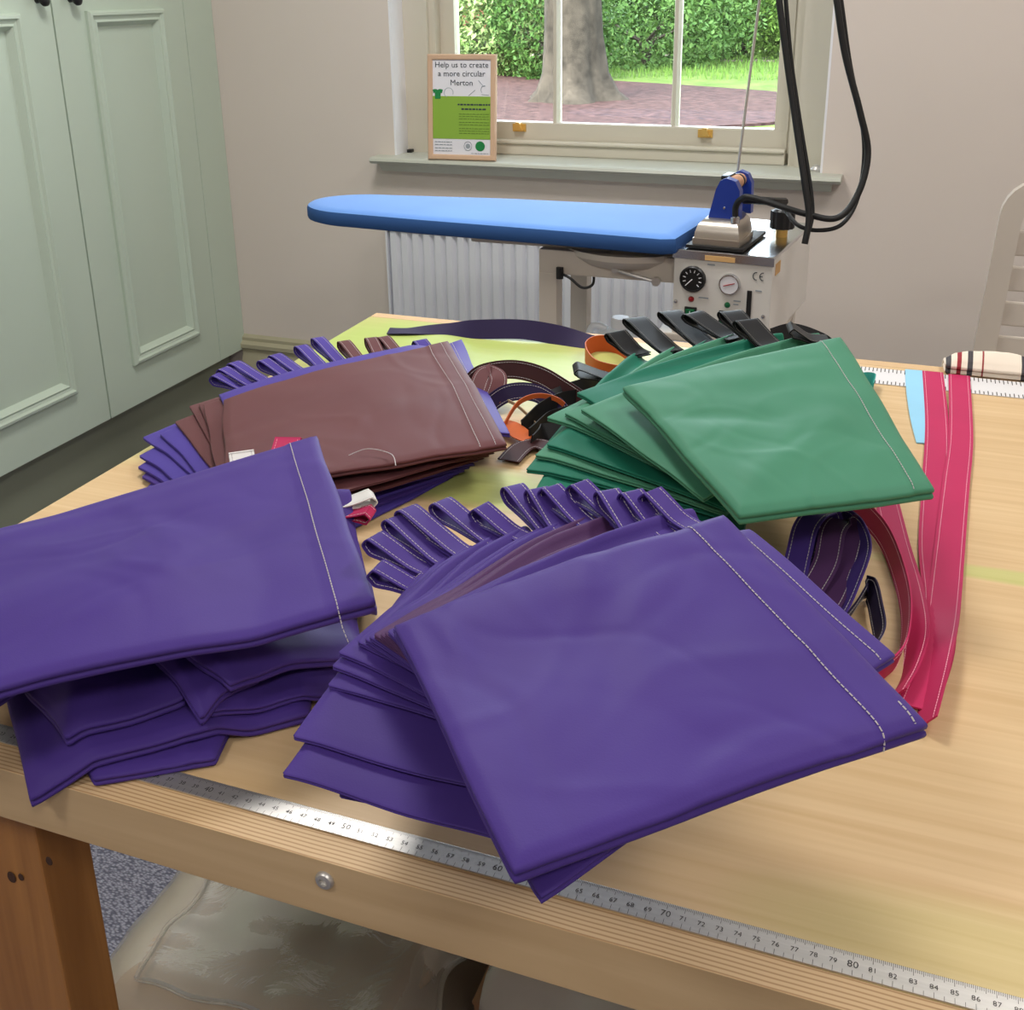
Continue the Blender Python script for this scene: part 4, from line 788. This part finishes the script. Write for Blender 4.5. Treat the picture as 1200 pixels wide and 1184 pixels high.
for (uv, mt, tipd, wd) in (((.90, 0.0), M_pink, (-.006, .02), .024), ((.78, 0.0), M_white, (-.010, .012), .022)):
    p0 = g.pt(*uv, -.004); loop(rt, p0+np.array([tipd[0], tipd[1], 0]), p0, p0[2]-.004, wd, mt, rise=.002, gap=.007, thread=base_mat('rose_thread', srgb(240, 150, 170), .7) if mt is M_pink else None)
p0 = g.pt(.985, .42, -.012)
tag(rt, 'large purple folded bag with white hem stitch on top of the untidy pile', 'folded bag', GL)
# ---- big fanned purple pile in front
GP = 'fanned purple pile beside the steel ruler'
purple_spec = [((403, 932), (470, 712), None, None, M_purple), ((331, 905), (496, 696), (437, 676), (488, 692), M_purple), ((346, 863), (500, 672), (434, 642), (488, 668), M_purple), ((386, 800), (524, 656), (458, 619), (513, 657), M_purple), ((390, 780), (545, 648), (473, 608), (535, 648), M_purple),
               ((398, 764), (580, 632), (513, 600), (572, 636), M_purple), ((424, 752), (610, 624), (558, 606), (600, 628), M_purple), ((430, 748), (648, 620), (598, 582), (640, 624), M_purple), ((436, 746), (662, 616), (626, 586), (654, 620), M_purple), ((442, 744), (690, 612), (641, 584), (680, 614), M_plum),
               ((448, 742), (726, 606), (673, 580), (716, 608), M_plum), ((453, 740), (752, 622), (708, 588), (742, 628), M_plum), ((458, 738), (784, 616), (735, 590), (774, 626), M_purple), ((461, 737), (806, 606), (758, 590), (798, 616), M_purple)]
npp = len(purple_spec)+2
for k, (a, b, tp_, bs, mt) in enumerate(purple_spec):
    rt = empty('folded_bag'); A, Bq = solve([a, (*b, .002)], .0034, .1); z = float(Bq[2])-TZ
    g = Bag(rt, quad_from(A, Bq, .165 if k < 8 else .14, 0, .175) if k else solve([(403, 930), (455, 770), (640, 850), (600, 957)], .0034, .1), mt, t=.0034, seed=k+120, wr=.0004, n=30, ridge=.0075, nc=4, slope=.1, lift=(0, .002, 0, 0))
    if tp_: loop(rt, T(*tp_, z+.008), T(*bs, z+.004), float(g.top(.97, .03))-.003, .0165, M_purple, rise=.003, gap=.010)
    if k in (0, 2): g.stitch(.016)
    tag(rt, f'{"plum" if mt is M_plum else "purple"} folded bag, {("topmost","second","third","fourth","fifth","sixth","seventh","eighth","ninth","tenth","eleventh","twelfth","thirteenth","fourteenth","fifteenth","sixteenth")[npp-1-k]} from the top in the fanned pile beside the steel ruler', 'folded bag', GP)
rt = empty('folded_bag'); q = solve([(466, 740), (880, 622), (1046, 768), (632, 1046)], .006, .09)
g = Bag(rt, q, M_purple, t=.006, seed=150, wr=.0008, n=36, hem=.022, slope=.09, creases=((.75, .0, .86, .9, -.003, .012),)); g.stitch(.011)
tag(rt, 'purple folded bag directly beneath the large purple bag by the steel ruler', 'folded bag', GP)
rt = empty('folded_bag'); q = solve([(465, 735), (846, 605, .006), (1084, 846, -.008), (604, 1017, .003)], .009, .07)
g = Bag(rt, q, M_purple, t=.009, seed=155, wr=.0012, wl=(.05, .18), n=72, nc=16, hem=.026, slope=.07, lift=(.002, .006, -.008, .004), creases=((.55, .0, .45, .25, .0025, .012), (.0, .3, .5, .35, -.0025, .03), (.1, .05, .5, .12, .0015, .02), (.35, .95, .95, .9, .0015, .012)))
e0 = g.pt(1-.026/g.lu, 1.0); g.stitch(.026, end=[e0+np.array([.0005, -.0022, -.003]), e0+np.array([.0006, -.0026, -.008])]); e1 = [g.pt(1-.006/g.lu, v_) for v_ in np.linspace(.93, 1, 8)]
dash_part([p-np.array(rt.location) for p in e1], rt, 'corner_stitching'); tag(rt, 'large purple folded bag on top of the fanned pile beside the steel ruler', 'folded bag', GP)

# ---- straps
zt = lambda px, py, dz=.001: T(px, py, dz)
def S(lst): return [T(*q) for q in lst]
GS = 'pink stitched straps on the table'
pth = base_mat('pink_thread', srgb(246, 176, 196), .7)
strip(S([(1093, 436, .0025), (1098, 500, .002), (1096, 570, .002), (1094, 640, .002), (1100, 700, .003), (1098, 760, .004), (1074, 830, .003)]), .026, M_pink, None, 'strap', label='straight pink strap lying across the white ruler beside the light blue strap', group=GS, thread=pth)
strip(S([(1124, 440, .003), (1126, 510, .0035), (1120, 570, .0035), (1113, 640, .0035), (1106, 710, .005), (1098, 780, .008), (1082, 850, .006)]), .026, M_pink, None, 'strap', wdir=[(1, 0, 0), (1, 0, 0), (1, 0, 0), (1, 0, 0), (1, 0, .2), (.8, 0, .8), (.6, 0, .8)], label='pink strap crossing over the other straight one towards the purple corner', group=GS, thread=pth)
strip(S([(1000, 588, .01), (1032, 622, .012), (1050, 660, .012), (1062, 710, .012), (1058, 760, .010), (1040, 786, .006), (1024, 796, .004)]), .022, M_pink, None, 'strap', wdir=(.25, .1, 1), label='pink strap standing on its edge in a curve out from under the green pile', group=GS, thread=pth)
strip(S([(1040, 590, .006), (1052, 640, .006), (1066, 690, .006), (1074, 740, .006), (1066, 785, .005), (1050, 815, .004)]), .022, M_pink, None, 'strap', wdir=[(1, -.1, .1), (1, 0, .2), (1, 0, .3), (.8, .1, .5), (.6, .2, .7), (.6, .2, .7)], label='pink strap curving flat from under the green pile to the purple pile', group=GS, thread=pth)
strip(S([(1071, 434, .002), (1073, 460, .002), (1078, 490, .002), (1086, 520, .001)]), .022, M_lblue, None, 'strap', label='short light blue strap beside the straight pink one', stitched=False)
GPS = 'purple bag straps between the green and purple piles'
for (P_, w_, lab, mt) in (([(893, 742, .008), (925, 690, .02), (936, 650, .035), (944, 618, .05), (958, 602, .056), (972, 606, .05), (968, 640, .034), (952, 680, .02), (918, 736, .008)], (.9, -.25, .1), 'purple stitched strap arching up furthest under the green pile', M_purple),
                      ([(915, 745, .008), (945, 700, .02), (968, 660, .034), (976, 622, .048), (988, 610, .05), (998, 622, .044), (990, 660, .03), (975, 700, .02), (945, 745, .008)], (.9, -.3, .05), 'plum coloured strap arching between two purple straps', M_plum),
                      ([(955, 758, .006), (984, 716, .015), (1000, 680, .03), (1010, 646, .038), (1004, 622, .044), (990, 608, .046), (976, 606, .044), (962, 612, .03)], (.5, -.5, .5), 'purple strap loop rising next to the standing pink strap', M_purple),
                      ([(970, 752, .004), (996, 720, .006), (1018, 690, .014), (1028, 722, .016), (1030, 750, .012), (1012, 775, .005), (985, 790, .003)], (.3, .0, 1), 'dark purple strap standing on edge by the hem of the purple pile', M_navy)):
    strip(S(P_), .022, mt, None, 'strap', wdir=w_, label=lab, group=GPS)
# long purple and black strap behind the piles
strip(S([(455, 388, .003), (480, 388, .003), (520, 386, .004), (560, 386, .012), (610, 386, .015), (650, 392, .012), (690, 401, .006), (730, 404, .005)]), .030, M_navy, None, 'strap', wdir=[(.2, 1, 0), (.2, 1, 0), (.1, .9, .3), (0, .6, .8), (0, .6, .8), (0, .6, .8), (0, .8, .4), (0, 1, 0)], label='long dark purple strap arching along the far edge of the table', stitched=False)
# tangle between the maroon and green piles
GT = 'tangle of dark straps between the maroon and green piles'
strip(S([(548, 452, .02), (566, 438, .03), (600, 433, .034), (632, 440, .03), (660, 456, .02), (684, 472, .012)]), .024, M_dbrown, None, 'strap', wdir=(0, .5, 1), label='dark brown strap arching out of the maroon pile', group=GT)
strip(S([(556, 468, .02), (566, 440, .038), (578, 436, .04), (584, 446, .034), (576, 470, .016)]), .022, M_brown, None, 'strap', wdir=(.8, .5, 0), label='maroon strap loop standing up beside the maroon bag hem', group=GT)
strip(S([(560, 486, .008), (592, 462, .022), (625, 460, .024), (650, 474, .014), (664, 490, .006)]), .022, M_navy, None, 'strap', wdir=(0, .6, 1), label='dark purple strap inside the brown arch', group=GT)
strip(S([(590, 500, .012), (606, 474, .026), (628, 464, .03), (652, 468, .024), (668, 482, .01)]), .006, M_orange, None, 'strap', wdir=(0, 0, 1), label='thin orange cord arching over the black straps', group=GT, stitched=False)
strip(S([(572, 462, .014), (600, 472, .014), (618, 486, .010), (630, 500, .006)]), .004, M_clay, None, 'strap', wdir=(0, 0, 1), label='thin cream cord crossing the dark straps', group=GT, stitched=False)
strip(S([(586, 496, .010), (598, 500, .012), (612, 510, .008), (626, 516, .004)]), .026, M_orange, None, 'strap', label='short flat orange strap end beside the maroon bag corner', group=GT, stitched=False)
strip(S([(596, 540, .004), (612, 524, .006), (630, 520, .006), (655, 528, .004)]), .026, M_dbrown, None, 'strap', label='dark brown strap lying flat under the orange end', group=GT)
for (P_, lab) in (([(612, 502, .008), (634, 482, .016), (660, 470, .016), (690, 466, .01)], 'black strap running from the orange end to the green pile'), ([(620, 512, .006), (640, 496, .010), (660, 488, .010), (684, 482, .006)], 'black strap just in front of the other black one'), ([(640, 468, .010), (664, 460, .016), (690, 452, .016), (710, 446, .01)], 'black strap under the lowest black hanging loop'), ([(622, 520, .006), (636, 508, .008), (650, 506, .008), (664, 510, .004)], 'dark blue black strap end by the teal corner')):
    strip(S(P_), .022, M_black, None, 'strap', wdir=(.2, .8, .5), label=lab, group=GT, stitched=False)
strip(S([(748, 440, .012), (722, 438, .012), (696, 430, .012), (686, 412, .012), (698, 403, .012), (720, 404, .012), (736, 414, .012), (738, 428, .012)]), .024, M_orange, None, 'strap', wdir=(0, 0, 1), label='orange brown strap standing on edge in a round loop behind the green pile', stitched=False)
# red and black bits behind the green pile, teal end
strip(S([(905, 394, .03), (930, 388, .03), (960, 398, .02), (975, 410, .012)]), .022, M_black, None, 'strap', wdir=(0, .6, .8), label='black strap arching behind the top green bag', stitched=False)
strip(S([(1000, 448, .009), (1014, 444, .009), (1024, 446, .009), (1022, 456, .009)]), .017, base_mat('bright_teal_strap', srgb(52, 160, 150), .6), None, 'strap', wdir=(.1, .3, 1), label='teal strap end behind the hem of the top green bag', stitched=False)

# ---- striped cloth at the far edge
def stripe_mat():
    m = bpy.data.materials.new('striped_cream_cloth'); m.use_nodes = True; N = m.node_tree.nodes; L = m.node_tree.links; p = N['Principled BSDF']; p.inputs['Roughness'].default_value = .85
    tc = N.new('ShaderNodeTexCoord'); sx = N.new('ShaderNodeSeparateXYZ'); L.new(tc.outputs['Object'], sx.inputs[0]); cr = N.new('ShaderNodeValToRGB'); cr.color_ramp.interpolation = 'CONSTANT'
    fr = N.new('ShaderNodeMath'); fr.operation = 'MULTIPLY'; fr.inputs[1].default_value = 11; L.new(sx.outputs[0], fr.inputs[0]); f2 = N.new('ShaderNodeMath'); f2.operation = 'FRACT'; L.new(fr.outputs[0], f2.inputs[0]); L.new(f2.outputs[0], cr.inputs[0])
    e = cr.color_ramp.elements; cream = srgb(236, 222, 206); e[0].color = cream; e[1].position = .45; e[1].color = srgb(70, 66, 70)
    for pos, c in ((.52, cream), (.60, srgb(150, 40, 52)), (.66, cream), (.74, srgb(70, 66, 70)), (.81, cream), (.93, srgb(150, 60, 60)), (.955, cream)): q = e.new(pos); q.color = c
    L.new(cr.outputs[0], p.inputs['Base Color']); return m
M_stripe = stripe_mat()
rt = empty('striped_cloth'); ca = at_y(1104, 436, 1.485)
g = Bag(rt, [(.058, 1.56), (.34, 1.58), (.34, 1.470), (.062, 1.468)], M_stripe, t=.014, seed=201, wr=.003, n=30, slope=.9, puff=.016, wl=(.04, .09), groove=True, name='cloth', out=.004)
tag(rt, 'cream cloth with dark and red stripes folded over the far table edge', 'cloth')

# ------------------------------------------------------------------ under the table
GU = 'beige fabric packs under the table'
for k in range(5):
    rt = empty('folded_fabric'); j = random.Random(k); dx, dy = j.uniform(-.03, .02), j.uniform(-.03, .02)
    g = Bag(rt, [(-.86+dx, 1.24+dy), (-.47+dx, 1.26+dy), (-.45+dx, .78+dy), (-.835+dx, .76+dy)], M_clay, t=.045, seed=220+k, wr=.0025, nc=10, n=36, field=HF, slope=.6, wl=(.08, .25), out=.008, name='cloth', wob=.006)
    tag(rt, f'beige folded fabric, {ORD[4-k]} in the stack under the clear plastic', 'folded fabric', GU)
rt = empty('plastic_bag'); g = Bag(rt, [(-.90, 1.28), (-.43, 1.30), (-.42, .74), (-.88, .715)], M_poly, t=.004, seed=231, wr=.0028, n=60, field=HF, slope=2.2, wl=(.05, .2), groove=False, name='plastic_sheet', wob=.008, blur=3, raise_=.004, nc=30)
tag(rt, 'large clear plastic cover over the beige fabric stack under the table', 'plastic bag')
rt = empty('plastic_bag'); g = Bag(rt, [(-.80, 1.22), (-.45, 1.24), (-.44, .80), (-.785, .775)], M_poly, t=.010, seed=233, wr=.002, n=44, field=HF, slope=1.0, wl=(.06, .2), groove=True, name='plastic_sheet', wob=.006, nc=24, out=.004)
tag(rt, 'smaller folded clear plastic sheet lying on the large plastic cover', 'plastic bag')
bx_ = tag(empty('cardboard_box', (-.20, 1.12, 0)), 'brown cardboard box under the table beside the fabric stack', 'box')
for (n_, a_) in (('side', (-.205, -.200, -.2, .2, 0, .2)), ('side', (.2, .205, -.2, .2, 0, .2)), ('side', (-.2, .2, -.205, -.2, 0, .2)), ('side', (-.2, .2, .2, .205, 0, .2)), ('bottom', (-.2, .2, -.2, .2, 0, .005)), ('lid', (-.205, .205, -.205, .205, .2, .205))): B(*a_).build(n_, M_card, bx_)
ii = ((-.41-HF.x0)/HF.res, (.0-HF.x0)/HF.res, (.915-HF.y0)/HF.res, (1.33-HF.y0)/HF.res); i0, i1, j0_, j1_ = [int(round(a)) for a in ii]; HF.H[i0:i1, j0_:j1_] = np.maximum(HF.H[i0:i1, j0_:j1_], .206)
rt = empty('plastic_bag'); g = Bag(rt, [(-.39, 1.30), (-.02, 1.30), (.0, .88), (-.385, .90)], M_polyw, t=.05, seed=241, wr=.008, n=40, field=HF, slope=1.2, wl=(.06, .2), groove=False, name='plastic_sheet', out=.006, puff=.02)
tag(rt, 'white plastic wrapped pack lying on the cardboard box', 'plastic bag')
